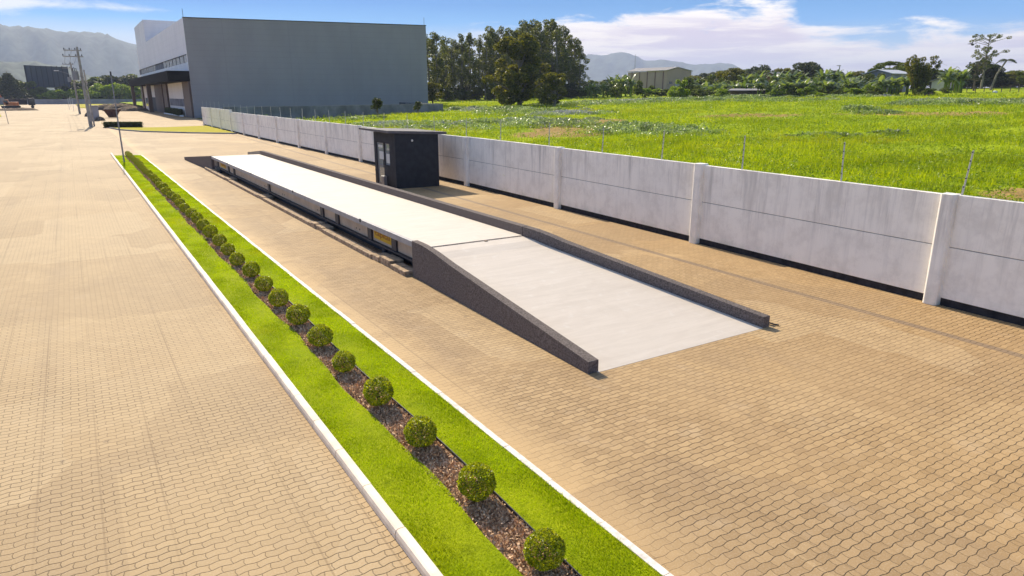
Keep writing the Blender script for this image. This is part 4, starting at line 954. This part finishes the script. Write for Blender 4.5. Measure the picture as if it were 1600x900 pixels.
house(at(1382, 205), 8.5, 7, 4.3, .9, M['farwall'], M['roof'], 'pale grey house with metal roof left of the tall bamboo')
house(at(1473, 205), 4.2, 4, 2.3, .6, M['cream'], M['greyroof'], 'small cream hut between the bamboo and the banana plants')

# ------------------------------------------------------------------ trees
def make_tree(kind, seed, mat, bark=None, H=10., W=6., nleaf=1., leaf=.3, clear=.25, nb=24):
    rs = random.Random(seed); root = thing(kind, (0, 0, 0), 'x', 'tree'); bark = bark or M['bark']
    tb = MB(); blobs = []
    if kind == 'eucalyptus_tree':
        lean = rs.uniform(-.6, .6); tp = [(0, 0, -.3), (lean*.4, 0, H*.4), (lean, rs.uniform(-.4, .4), H*.72), (lean*1.3, 0, H*.94)]
        tb.tube(tp, [.26, .2, .12, .04], 7)
        n = 24
        for i in range(n):
            z = H*(clear+(.985-clear)*((i+rs.random()*.8)/n)); s = math.sin(math.pi*min(1, (z/H-clear+.12)/(1.1-clear)))*.8+.25
            a = rs.uniform(0, 6.28); r = rs.uniform(.2, 1)*W*.5*s; x0 = lean*z/H
            cx, cy = x0+r*math.cos(a), r*math.sin(a)
            tb.tube([(x0, 0, z-rs.uniform(1.2, 2.6)), (cx, cy, z)], [.07, .025], 5)
            w1 = rs.uniform(.5, 1.15)*W*.175; blobs.append((cx, cy, z, w1, w1, w1*rs.uniform(.8, 1.4)))
            if rs.random() < .7: blobs.append((cx+rs.uniform(-1, 1), cy+rs.uniform(-1, 1), z-rs.uniform(.5, 1.4), w1*.6, w1*.6, w1*.8))
    elif kind == 'flat_topped_tree':
        tb.tube([(0, 0, -.3), (.1, 0, H*.45)], [.3, .2], 7)
        for i in range(26):
            a = rs.uniform(0, 6.28); r = W*.5*math.sqrt(rs.random()); z = H*(.93-.28*(r/(W*.5))**2)-rs.uniform(0, .12)*H
            tb.tube([(.1, 0, H*.42), (r*math.cos(a)*.6, r*math.sin(a)*.6, z*.85), (r*math.cos(a), r*math.sin(a), z)], [.09, .05, .02], 5)
            blobs.append((r*math.cos(a), r*math.sin(a), z, W*.12, W*.12, H*.07))
    elif kind == 'araucaria_tree':
        tb.tube([(0, 0, -.3), (0, 0, H)], [.3, .06], 7)
        for i in range(12):
            z = H*(.28+.7*i/12); L = W*.5*(1-(i/12)**1.3)+.4
            for k in range(6):
                a = k*1.05+i*.5; tb.tube([(0, 0, z), (L*math.cos(a), L*math.sin(a), z-.2)], [.05, .02], 4)
                for q in (.35, .7, 1.): blobs.append((L*q*math.cos(a), L*q*math.sin(a), z-.1, L*.22+.15, L*.22+.15, .35))
    elif kind == 'sparse_tree':
        tb.tube([(0, 0, -.3), (.2, 0, H*.5), (0, .1, H*.8), (.1, 0, H*.97)], [.3, .2, .1, .04], 7)
        for i in range(60):
            z = H*rs.uniform(.38, 1.); a = rs.uniform(0, 6.28); r = W*.5*rs.uniform(.2, 1)*(1.0 if z > H*.6 else .7)
            if abs(z/H-.83) < .03: continue
            tb.tube([(.1, 0, z-H*.09), (r*math.cos(a)*.7, r*math.sin(a)*.7, z-.4), (r*math.cos(a), r*math.sin(a), z)], [.09, .05, .02], 5)
            blobs.append((r*math.cos(a), r*math.sin(a), z, W*.07, W*.07, H*.03))
    elif kind == 'bamboo_clump':
        for i in range(34):
            a = rs.uniform(0, 6.28); r = rs.uniform(.1, .5)*W*.5; hh = H*rs.uniform(.6, 1.0); ox = r*math.cos(a)*2.1; oy = r*math.sin(a)*2.1
            tb.tube([(r*math.cos(a)*.5, r*math.sin(a)*.5, 0), (ox*.7, oy*.7, hh*.7), (ox, oy, hh*.97), (ox*1.35, oy*1.35, hh*.9)], [.07, .06, .04, .02], 5)
            for q in np.linspace(.25, 1, 7): blobs.append((ox*q*1.05+rs.uniform(-.4, .4), oy*q*1.05+rs.uniform(-.4, .4), hh*q, .5, .5, .7))
    elif kind == 'palm_tree':
        tb.tube([(0, 0, 0), (W*.12, 0, H*.5), (W*.36, 0, H*.92)], [.2, .16, .14], 7)
    else:   # broadleaf / bush
        bush = kind in ('bush',)
        if not bush: tb.tube([(0, 0, -.3), (rs.uniform(-.3, .3), 0, H*.3), (0, 0, H*.6)], [H*.035, H*.025, H*.012], 7)
        else:
            for k in range(5): a = k*1.3; tb.tube([(0, 0, -.1), (W*.2*math.cos(a), W*.2*math.sin(a), H*.5)], [.05, .02], 5)
        n = nb if not bush else 14
        for i in range(n):
            a = rs.uniform(0, 6.28); ze = rs.random(); z = H*(clear+(.93-clear)*ze); s = math.sin(math.pi*(.18+.72*ze))**.8
            r = W*.5*s*rs.uniform(.15, .95); cx, cy = r*math.cos(a), r*math.sin(a)
            if not bush: tb.tube([(0, 0, max(H*.12, z-H*.25)), (cx*.6, cy*.6, z-H*.08), (cx, cy, z)], [H*.012, H*.008, H*.003], 5)
            w1 = rs.uniform(.5, 1.1)*min(W, H*1.2)*.19*(24/max(n, 24))**.45; blobs.append((cx, cy, z, w1, w1, w1*rs.uniform(.6, .95)))
    if kind == 'palm_tree':
        V = []; Fc = []
        for k in range(16):
            a = k*.4+rs.random()*.3; up = rs.uniform(.0, .9); L = W*.3
            for s_ in np.linspace(.15, 1, 12):
                cx = W*.36+L*s_*math.cos(a); cy = L*s_*math.sin(a); cz = H*.93+L*(up*s_-s_*s_*(.6+up*.4))
                for sg in (-1, 1):
                    px_, py_ = -math.sin(a)*sg, math.cos(a)*sg; q = len(V); l = .55*(1-.5*s_)
                    V += [(cx, cy, cz), (cx+.12*math.cos(a), cy+.12*math.sin(a), cz), (cx+px_*l+.25*math.cos(a), cy+py_*l+.25*math.sin(a), cz-.3)]; Fc.append((q, q+1, q+2))
        np_mesh('crown', np.array(V), np.array(Fc), mat, root)
    else:
        P_ = blob_pts(blobs, 150*nleaf/(leaf*leaf)*.09); V, Fc = leaf_quads(P_, leaf, .55)
        np_mesh('crown', V, Fc, mat, root)
    tb.build('trunk', bark, root)
    root['_h'] = H; root['_w'] = W
    return root
USED = set()
def plant(proto, px, dist, h, label, cat='tree', group=None, wf=None, z=None, rot=None):
    o = proto if proto.name not in USED else copy_tree(proto); USED.add(proto.name)
    o.location = at(px, dist)
    s = h/proto['_h']; o.scale = ((wf/proto['_w']) if wf else s, (wf/proto['_w']) if wf else s, s)
    o.rotation_euler.z = random.uniform(0, 6.28) if rot is None else rot
    tag(o, label, cat, group); return o
EUC = [make_tree('eucalyptus_tree', i, M['euc'], M['palebark'], 20, 5.2+.5*(i % 3), .58, .21, .16+.06*(i % 3)) for i in range(6)]
BR = [make_tree('broadleaf_tree', 20+i, M['broad'], None, 10, 9, 1., .26, .16) for i in range(3)]
GR = [make_tree('broadleaf_tree', 30+i, M['green'], None, 9, 9, 1., .28, .12) for i in range(4)]
DK = [make_tree('broadleaf_tree', 40+i, M['darktree'], None, 10, 9, 1., .3, .15) for i in range(3)]
BU = [make_tree('bush', 50+i, M['bright'], None, 3, 4, .9, .16, .1) for i in range(3)]
BUd = [make_tree('bush', 55+i, M['green'], None, 3, 4, .9, .16, .1) for i in range(3)]
GE = 'slender eucalyptus trees in the grove right of the warehouse'
# grove: front row and back row, tops read from the photograph
tops = [(672, 58), (684, 57), (697, 62), (709, 66), (722, 58), (735, 57), (748, 60), (758, 58), (768, 48), (781, 47), (793, 50), (802, 53), (812, 45), (822, 40), (833, 38), (843, 42), (852, 38), (862, 37), (871, 45), (880, 48), (889, 60), (898, 64), (906, 75)]
for i, (px, py) in enumerate(tops):
    d = 212+random.uniform(-7, 9); p = at(px, d); h = hgt(py, d, px)-p.z
    L = f'slender dark eucalyptus, {ONES[i+1]} from the warehouse corner in the front of the grove'
    if i == len(tops)-1: L = 'rightmost slender eucalyptus leaning out at the open edge of the grove'
    plant(EUC[i % 6], px, d, h, L, 'tree', GE, wf=random.uniform(5.6, 8.)*(h/21))
for i in range(11):
    px = 676+i*20+random.uniform(-5, 5); d = 232+random.uniform(-4, 8); p = at(px, d); py = np.interp(px, [q[0] for q in tops], [q[1] for q in tops])+random.uniform(8, 26)
    plant(EUC[(i*2+1) % 6], px, d, hgt(py, d, px)-p.z, f'eucalyptus standing in the back of the grove, {ONES[i+1]} gap from the warehouse', 'tree', GE)
def fd(px, py):   # ground distance at a field pixel
    x, y = hit(px, py); return math.hypot(x, y)
d = fd(815, 166); tr1 = make_tree('broadleaf_tree', 61, M['broad'], M['palebark'], 13, 12, 1.3, .24, .10, 48)
plant(tr1, 812, d, hgt(60, d, 812)-at(812, d).z, 'large rounded olive green tree standing alone before the grove', wf=14.5, rot=0)
d = fd(865, 168); tr2 = make_tree('broadleaf_tree', 62, M['broad'], M['palebark'], 7, 5.5, 1.1, .2, .14, 34)
plant(tr2, 866, d, hgt(114, d, 866)-at(866, d).z, 'small olive tree right of the large rounded one before the grove', wf=6.2, rot=0)
for i, (px, d, py, wf, pr) in enumerate([(676, 185, 128, 6, BR[0]), (745, 205, 138, 6, BR[1]), (772, 203, 130, 6, GR[0]), (855, 190, 118, 9, BR[2]), (893, 205, 128, 6, DK[0]), (875, 205, 132, 6, DK[1]), (700, 206, 141, 5, GR[1]), (722, 207, 140, 5, GR[2])]):
    plant(pr, px, d, hgt(py, d, px)-at(px, d).z, ['yellowish small tree at the warehouse corner', 'olive understorey tree in the middle of the grove', 'green understorey tree left of the large olive tree', 'wide olive tree behind the small olive tree', 'dark bushy tree at the right end of the grove', 'dark low tree just inside the right end of the grove', 'low green tree under the left eucalyptuses', 'low green tree under the eucalyptuses left of centre'][i], wf=wf)
# wide far treeline, individual crowns
G2 = 'far trees behind the field'
far = [(912, 260, 128, 8), (925, 300, 126, 9), (938, 280, 127, 9), (950, 320, 125, 10), (963, 300, 126, 10), (1082, 300, 118, 9), (1093, 340, 114, 12), (1108, 420, 112, 13), (1120, 430, 112, 13), (1160, 380, 108, 13), (1173, 360, 106, 10), (1190, 250, 112, 7), (1222, 240, 107, 7), (1240, 380, 108, 12), (1252, 370, 107, 12), (1275, 262, 107, 8), (1290, 250, 113, 8), (1300, 300, 112, 10), (1318, 250, 116, 8), (1335, 260, 114, 8), (1347, 250, 118, 7), (1360, 240, 114, 7), (1452, 235, 109, 9), (1468, 240, 110, 9), (1485, 230, 112, 8), (1578, 260, 112, 10), (1590, 250, 111, 11), (1604, 260, 108, 11), (1565, 290, 117, 9), (1625, 240, 104, 12), (1650, 230, 108, 12)]
for i, (px, d, py, wf) in enumerate(far):
    pr = [DK[0], GR[1], GR[3], DK[1], GR[0], BR[i % 3], DK[2]][i % 7]
    lb = f'{"dark" if pr in DK else "olive" if pr in BR else "green"} rounded tree in the far line, ' + (f'{ONES[i+1]} to the right of the eucalyptus grove' if i < 16 else f'{ONES[len(far)-i]} from the right end of the line')
    plant(pr, px, d, hgt(py, d, px)-at(px, d).z, lb, group=G2, wf=wf)
# named trees
d = 205; plant(make_tree('broadleaf_tree', 71, M['darktree'], None, 8, 8, 1.1, .24, .3), 1195, 300, hgt(105, 300, 1195)-at(1195, 300).z, 'dark dome shaped tree on the skyline right of the short utility pole', wf=12)
plant(make_tree('broadleaf_tree', 72, M['broad'], None, 7, 10, 1., .2, .2), 1146, 215, hgt(110, 215, 1146)-at(1146, 215).z, 'wide olive tree left of the banana plants and the short utility pole', wf=11.5)
plant(make_tree('broadleaf_tree', 73, M['darktree'], None, 9, 9, .8, .24, .3), 1261, 265, hgt(98, 265, 1261)-at(1261, 265).z, 'dark open crowned tree highest above the central banana plants', wf=13)
ft = make_tree('flat_topped_tree', 5, M['green'], None, 9, 12, 1.1, .2); plant(ft, 1386, 225, hgt(97, 225, 1386)-at(1386, 225).z, 'broad umbrella shaped green tree left of the bamboo', wf=12.5)
bm = make_tree('bamboo_clump', 6, M['broad'], M['bright'], 12, 8, .8, .2); dd = 168; plant(bm, 1432, dd, hgt(91, dd, 1432)-at(1432, dd).z, 'tall arching bamboo clump standing highest at the field edge', 'bamboo', wf=6.8)
st_ = make_tree('sparse_tree', 8, M['euc'], M['palebark'], 15, 8, .45, .17); plant(st_, 1531, 222, hgt(60, 222, 1531)-at(1531, 222).z, 'tall sparse tree with open tufted crown at the right skyline', wf=8.5, rot=.6)
pm = make_tree('palm_tree', 9, M['darktree'], M['palebark'], 8, 4.5, 1, .2); plant(pm, 1546, 205, hgt(93, 205, 1546)-at(1546, 205).z, 'leaning slim palm right of the tall sparse tree', wf=6, rot=-R(60))
plant(make_tree('sparse_tree', 12, M['darktree'], M['bark'], 8, 5, .8, .14), 1520, 208, hgt(98, 208, 1520)-at(1520, 208).z, 'small thin sparse tree left of the tallest sparse tree', wf=4)
for i, (px, d, py, wf) in enumerate([(1505, 235, 112, 9), (1531, 232, 100, 12), (1550, 245, 116, 8), (1517, 240, 108, 9)]):
    plant(DK[i % 3], px, d, hgt(py, d, px)-at(px, d).z, ['dark bushy tree left of the tall sparse tree foot', 'dark dense tree directly under the tall sparse tree', 'dark low tree behind the leaning palm', 'dark tree second left of the tall sparse tree foot'][i], wf=wf)
bsh = make_tree('bush', 81, M['bright'], None, 4, 5, 1.2, .17, .1); d = 158; plant(bsh, 1063, d, hgt(123.5, d, 1063)-at(1063, d).z, 'round bright green bush left of the low dark shelter', 'bush', wf=5.2)
for i, (px, d, py, wf, pr) in enumerate([(998, 178, 128, 3.5, BUd[0]), (1010, 174, 146, 2.5, BUd[1]), (963, 190, 132, 5, BUd[2]), (1090, 170, 135, 4.5, BUd[0]), (1205, 180, 134, 5, BU[0]), (1395, 172, 140, 4, BUd[1]), (1443, 165, 136, 4, BUd[2]), (1255, 178, 132, 4, BU[1]), (915, 205, 140, 3, BUd[0]), (1330, 175, 130, 4.5, BUd[1]), (1360, 176, 130, 4, BU[2]), (1455, 172, 139, 4, BUd[0]), (1475, 176, 136, 3, BUd[2])]):
    plant(pr, px, d, max(1.2, hgt(py, d, px)-at(px, d).z), ['green bush before the left end of the tan shed', 'low green bush before the middle of the tan shed', 'green bush left of the tan shed', 'dark green bush just right of the round bright bush', 'bright bush behind the right end of the low shelter', 'green bush left of the bamboo foot', 'green bush at the right foot of the bamboo', 'yellow green bush among the central banana plants', 'small green bush right of the grove', 'green bush before the pale grey house', 'bright bush left of the pale grey house', 'low green bush right of the bamboo foot', 'low green bush before the small cream hut'][i], 'bush', wf=wf)
# banana plants
def banana(seed):
    rs = random.Random(seed); root = thing('banana_plant', (0, 0, 0), 'x', 'banana plant'); V = []; Fc = []
    for s in range(4):
        tb = MB()
        ox, oy, hs = rs.uniform(-1.0, 1.0), rs.uniform(-.8, .8), rs.uniform(1.2, 2.)
        tb.tube([(ox, oy, -.1), (ox, oy, hs)], [.14, .09], 7); tb.build('stem', M['bright'], root)
        for k in range(9):
            a = k*2.4+rs.random(); L = rs.uniform(1.6, 2.5); up = rs.uniform(.9, 2.6); n = 6; w_ = .27
            pts = []
            for i in range(n+1):
                u = i/n; r = L*u*.62; z = hs+up*u-.95*L*u*u*.62
                wi = w_*math.sin(math.pi*min(1, .12+u*.86))**.6; px_, py_ = -math.sin(a)*wi, math.cos(a)*wi
                c = (ox+r*math.cos(a), oy+r*math.sin(a), z); pts.append(((c[0]-px_, c[1]-py_, z-.05), c, (c[0]+px_, c[1]+py_, z-.05)))
            q = len(V)
            for p_ in pts: V += list(p_)
            for i in range(n):
                o = q+i*3; Fc += [(o, o+1, o+4, o+3), (o+1, o+2, o+5, o+4)]
    np_mesh('leaves', np.array(V), np.array(Fc), M['banana'], root)
    root['_h'] = 3.6; root['_w'] = 4.6; return root
BN = [banana(i) for i in range(5)]
ban = []
for k in range(7): ban.append((1100+k*9+random.uniform(-2, 2), 186+random.uniform(-8, 10), 3.2))
for k in range(13): ban.append((1192+k*12.5+random.uniform(-3, 3), 170+random.uniform(-5, 9), 3.4))
for k in range(10): ban.append((1172+k*17+random.uniform(-4, 4), 190+random.uniform(-5, 12), 5.2))
for k in range(5): ban.append((1370+k*9.5+random.uniform(-2, 2), 172+random.uniform(-4, 6), 3.6))
for k in range(3): ban.append((922+k*13, 200+random.uniform(-4, 6), 3.6))
for k in range(4): ban.append((960+k*7, 200+random.uniform(-5, 5), 5.4))
for k in range(4): ban.append((1480+k*5, 182+random.uniform(-3, 4), 4.8))
for k in range(3): ban.append((1075+k*9, 205, 4.2))
ban.sort()
for i, (px, d, h) in enumerate(ban):
    side = f'{ONES[i+1]} from the left' if i < 25 else f'{ONES[len(ban)-i]} from the right'
    plant(BN[i % 5], px, d, h*1.3, f'big leaved banana plant at the field edge, {side} of all banana plants', 'banana plant', 'banana plants along the far field edge', wf=random.uniform(5.4, 7.2))
# left side trees beyond the far wall
G3 = 'trees beyond the far wall on the left'
lt = [(2, 440, 118, 16, 'D'), (48, 445, 128, 14, 'G'), (60, 470, 130, 14, 'B'), (34, 455, 124, 12, 'D'), (98, 455, 122, 20, 'D'), (112, 450, 126, 16, 'G'), (140, 445, 124, 20, 'D'), (152, 455, 121, 20, 'G'), (168, 460, 116, 22, 'D'), (184, 455, 119, 20, 'D'), (196, 460, 122, 18, 'D'), (207, 465, 122, 18, 'G'), (126, 470, 124, 18, 'B'), (65, 440, 137, 12, 'G'), (-12, 450, 124, 20, 'G')]
for i, (px, d, py, wf, k) in enumerate(sorted(lt)):
    pr = {'D': DK, 'G': GR, 'B': BR}[k][i % 3]; plant(pr, px, d, hgt(py, d, px), f'{dict(D="dark", G="green", B="olive")[k]} tree beyond the far wall, {ONES[i+1]} from the left picture edge', group=G3, wf=wf)
ar = make_tree('araucaria_tree', 4, M['darktree'], None, 14, 9, 1., .35); plant(ar, 17, 430, hgt(113, 430, 17), 'tall dark conical tree beyond the far wall at the left', wf=12)
for i, (px, d, py, wf) in enumerate([(72, 432, 146, 10), (85, 434, 143, 12), (97, 433, 141, 12), (110, 434, 142, 12), (122, 436, 142, 10), (150, 434, 137, 14), (162, 436, 133, 14), (172, 434, 136, 12), (186, 436, 134, 14), (198, 434, 137, 12), (208, 436, 138, 12), (216, 434, 136, 12)]):
    plant(BU[i % 3], px, d, hgt(py, d, px), f'bright green bush behind the far wall, {ONES[i+1]} counting from the billboard posts rightwards', 'bush', 'bright bushes behind the far wall', wf=wf)
for i in range(17):
    px = 1078+i*18.5+random.uniform(-4, 4); d = 197+random.uniform(-4, 6)
    plant((BUd+DK[:1])[i % 3], px, d, random.uniform(3.6, 5.2), f'dark green scrub bush behind the banana plants, {ONES[i+1]} from the tan shed side', 'bush', 'scrub behind the banana plants', wf=random.uniform(6, 8))
for i in range(13):
    px = 908+i*13.5+random.uniform(-3, 3); d = 208+random.uniform(-10, 14)
    plant((BUd+BU)[(i*2) % 5], px, d, random.uniform(1.6, 3.0), f'low scrub bush before the tan shed, {ONES[i+1]} to the right of the grove', 'bush', 'low scrub before the tan shed', wf=random.uniform(5, 7.5))
for i in range(15):
    px = 676+i*16+random.uniform(-4, 4); d = 222+random.uniform(-3, 8)
    plant((BUd+DK[1:])[i % 5], px, d, random.uniform(3., 5.5), f'dark undergrowth bush in the grove, {ONES[i+1]} from the warehouse corner', 'bush', 'undergrowth in the eucalyptus grove', wf=random.uniform(5.5, 8))
for i in range(26):
    px = 1085+i*11.3+random.uniform(-3, 3); d = 166+random.uniform(-3, 3)
    if 1138 < px < 1200: d = 181
    plant((BUd+BU)[i % 6], px, d, random.uniform(1.1, 2.3), f'low bush at the foot of the banana plants, {ONES[i+1]} from the round bright bush', 'bush', 'low bushes along the foot of the banana plants', wf=random.uniform(3.2, 5))
for i in range(12):
    px = 682+i*19+random.uniform(-5, 5); d = 247+random.uniform(-4, 6); p = at(px, d)
    plant(EUC[(i*5+2) % 6], px, d, hgt(78+random.uniform(-8, 10), d, px)-p.z, f'shorter eucalyptus at the rear edge of the grove, {ONES[i+1]} from the warehouse side', 'tree', GE, wf=8)
# two dark saplings against the warehouse wall
for px, d, py, lb, wf in ((588, 118, 152, 'dark stunted tree leaning before the warehouse front wall', 2.4), (652, 122, 158, 'small dark sapling near the right end of the low grey wall', 1.6)):
    t0 = make_tree('broadleaf_tree', int(px), M['darktree'], None, 3.2, 2.6, .5, .14, .5); plant(t0, px, 106 if px < 600 else 109, hgt(py, 106, px)-at(px, 106).z, lb, wf=wf)
# poles over there
for px, d, py, lb in ((1185, 260, 103, 'short utility pole with crossarm rising above the left banana plants'), (1306, 250, 104, 'utility pole with crossarm rising above the trees right of centre')):
    p = at(px, d); z1 = hgt(py, d, px); r_ = thing('utility_pole', p, lb, 'utility pole'); b = MB(); b.tube([tuple(p), (p.x+.2, p.y, z1)], [.2, .14], 6); b.build('shaft', M['pole'], r_)
    b = MB(); b.box(p.x-1.3, p.y-.1, z1-.25, p.x+.6, p.y+.1, z1-.05); b.build('crossarm', M['pole'], r_)
# farther field fence
ff = thing('field_fence', at(1560, 190), 'wooden post and wire fence at the far right edge of the field', 'fence')
fps = []
for k in range(12):
    px = 1496+k*13.5; p = at(px, 192-k*.6); fps.append(p); b = MB(); b.tube([tuple(p), (p.x+random.uniform(-.08, .08), p.y, p.z+random.uniform(1.25, 1.6))], .09, 6); b.build('post', M['bark'], ff)
for z in (.5, .9, 1.25):
    b = MB(); b.tube([(p.x, p.y, p.z+z) for p in fps], .015, 4); b.build('wire', M['wire'], ff)
p = at(1554, 180); b = MB(); b.ball((p.x, p.y, p.z+.2), .55, 9, 5, (1.2, .8, .6)); tag(b.build('pale_boulder', M['white']), 'small pale boulder lying in the grass before the far fence', 'boulder')
p = at(1444, 170); V, Fc = mound(p.x, p.y, 2.4, 1.8, 1., 44); V[:, 2] += p.z-.1; tag(np_mesh('brush_pile', V, Fc, M['rust']), 'reddish brown brush pile at the right foot of the bamboo', 'brush pile')
# bird
p = at(1506, 120); z = hgt(74, 120, 1506); b = MB()
b.ball((p.x, p.y, z), .16, 8, 5, (2., 1., .9))
b.add([(p.x-.1, p.y, z), (p.x+.2, p.y, z), (p.x+.35, p.y+.2, z+.25), (p.x-.15, p.y+.7, z+.12)], [(0, 1, 2, 3)]); b.add([(p.x-.1, p.y, z), (p.x+.2, p.y, z), (p.x+.3, p.y-.25, z+.2), (p.x-.2, p.y-.7, z+.12)], [(0, 1, 2, 3)])
tag(b.build('bird', M['dark']), 'small dark bird flying above the right skyline', 'bird')

# ------------------------------------------------------------------ field growth
n = 420000
ang_ = RNG.uniform(R(-2), R(73), n); rr = np.exp(RNG.uniform(math.log(14), math.log(185), n)); X = rr*np.sin(ang_); Y = rr*np.cos(ang_)
wx = np.interp(Y, [q[0] for q in WALLX], [q[1] for q in WALLX])
ok = (X > wx+.25) & ~((X < 22.8) & (Y > 103)) & ~((Y > 103) & (X < 56) & (Y > 103.5+(X-18)*.22))
X, Y, rr = X[ok], Y[ok], rr[ok]; dm = dry_at(X, Y); ok = RNG.random(len(X)) > dm*1.7-.25*0; X, Y, rr = X[ok], Y[ok], rr[ok]
big_ = np.sin(X*.21+np.sin(Y*.13)*3)*np.sin(Y*.17+np.sin(X*.11)*3)
clump = .55*np.clip(big_, -.4, 1)+np.sin(X*.9+np.sin(Y*.7)*2)*np.sin(Y*.8+np.sin(X*.5)*2)
g_ = 1+np.clip((rr-20)/45, 0, 3); n = len(X)
V, Fc = blades(X, Y, .58+.029*(X-16), (.16+.22*np.clip(clump, 0, 1.4)+.06*RNG.random(n))*(1+.15*g_), .013*g_, .9)
tag(np_mesh('field_grass', V, Fc, M['fieldblade']), 'rough bright yellow green grass covering the field behind the wall', 'grass', kind='stuff')
# darker, leafier weeds in patches
patches = [(hit(800, 194), 8, 5, .8), (hit(845, 197), 6, 4, .9), (hit(1010, 208), 5.5, 3., .9), (hit(975, 202), 3.6, 3, .8), (hit(1060, 210), 3, 2., .6), (hit(1000, 160), 20, 6, .8), (hit(1080, 158), 14, 6, .9), (hit(1140, 154), 13, 5, .9), (hit(940, 163), 12, 6, .8), (hit(1500, 164), 10, 4, .8), (hit(1470, 160), 6, 4, .7), (hit(1580, 162), 9, 4, .8), (hit(1339, 174), 2.2, 1.6, .9), (hit(1380, 178), 3, 1.6, .5), (hit(790, 173), 7, 4, .7), (hit(745, 172), 9, 3, .8), (hit(830, 177), 8, 4, .9), (hit(620, 196), 6, 4, .6), (hit(690, 200), 4, 3, .5), (hit(1290, 214), 2.4, 1.0, .4), (hit(1390, 212), 1.2, .8, .5), (hit(1230, 158), 10, 5, .6), (hit(1310, 152), 10, 4, .7), (hit(870, 180), 7, 4, .7), (hit(560, 187), 5, 3, .5)]
CC = []
for (cx, cy), a, b_, h in patches:
    an = math.atan2(cx, cy); n = int(1500+260*a*b_/(1+math.hypot(cx, cy)/160)); n = min(n, 12000)
    nb = 26; bl = RNG.normal(size=(nb, 2))*.5; k = RNG.integers(0, nb, n); q = bl[k]+RNG.normal(size=(n, 2))*.13
    u, v = q[:, 0]*a, q[:, 1]*b_; x = cx+u*math.cos(an)+v*math.sin(an); y = cy-u*math.sin(an)+v*math.cos(an)
    hh = h*np.exp(-((q-bl[k])**2).sum(1)*18)*(1-.25*np.clip((q**2).sum(1), 0, 3)); hh = np.clip(hh, .15, None)
    z = .6+.029*(x-16)+RNG.random(n)**.5*hh
    CC.append(np.stack([x, y, z], 1))
C = np.concatenate(CC); C = C[C[:, 0] > np.interp(C[:, 1], [q[0] for q in WALLX], [q[1] for q in WALLX])+.3]; d_ = np.hypot(C[:, 0], C[:, 1])
V, Fc = leaf_quads(C, .05+.0009*d_, .5, .3)
tag(np_mesh('tall_weeds', V, Fc, M['weed']), 'patches of taller grey green weeds scattered over the field', 'weeds', kind='stuff')
# leafy tufts in bright green
n = 4600; ang_ = RNG.uniform(R(5), R(70), n); rr = np.exp(RNG.uniform(math.log(17), math.log(150), n)); X = rr*np.sin(ang_); Y = rr*np.cos(ang_)
ok = (X > np.interp(Y, [q[0] for q in WALLX], [q[1] for q in WALLX])+.5) & (Y < 100); X, Y, rr = X[ok], Y[ok], rr[ok]
sz_ = np.exp(RNG.normal(0, .5, len(X))); k = np.repeat(np.arange(len(X)), 28); m_ = len(k); s = (.20+.003*rr[k])*sz_[k]
C = np.stack([X[k]+RNG.normal(size=m_)*s, Y[k]+RNG.normal(size=m_)*s, .65+.029*(X[k]-16)+RNG.random(m_)*(.26+.002*rr[k])*sz_[k]], 1)
ok = C[:, 0] > np.interp(C[:, 1], [q[0] for q in WALLX], [q[1] for q in WALLX])+.32; C = C[ok]; rk = rr[k][ok]; V, Fc = leaf_quads(C, .035+.0006*rk, .45, .4); tag(np_mesh('leafy_tufts', V, Fc, M['bright']), 'low bright leafy tufts growing among the field grass', 'ground cover', kind='stuff')
# prototypes that were never placed would sit at the origin: remove them
for o in list(bpy.data.objects):
    if o.parent is None and o.get('label') == 'x':
        for c in list(o.children): bpy.data.objects.remove(c)
        bpy.data.objects.remove(o)
for o in bpy.data.objects:
    for k in ('_h', '_w'):
        if k in o: del o[k]
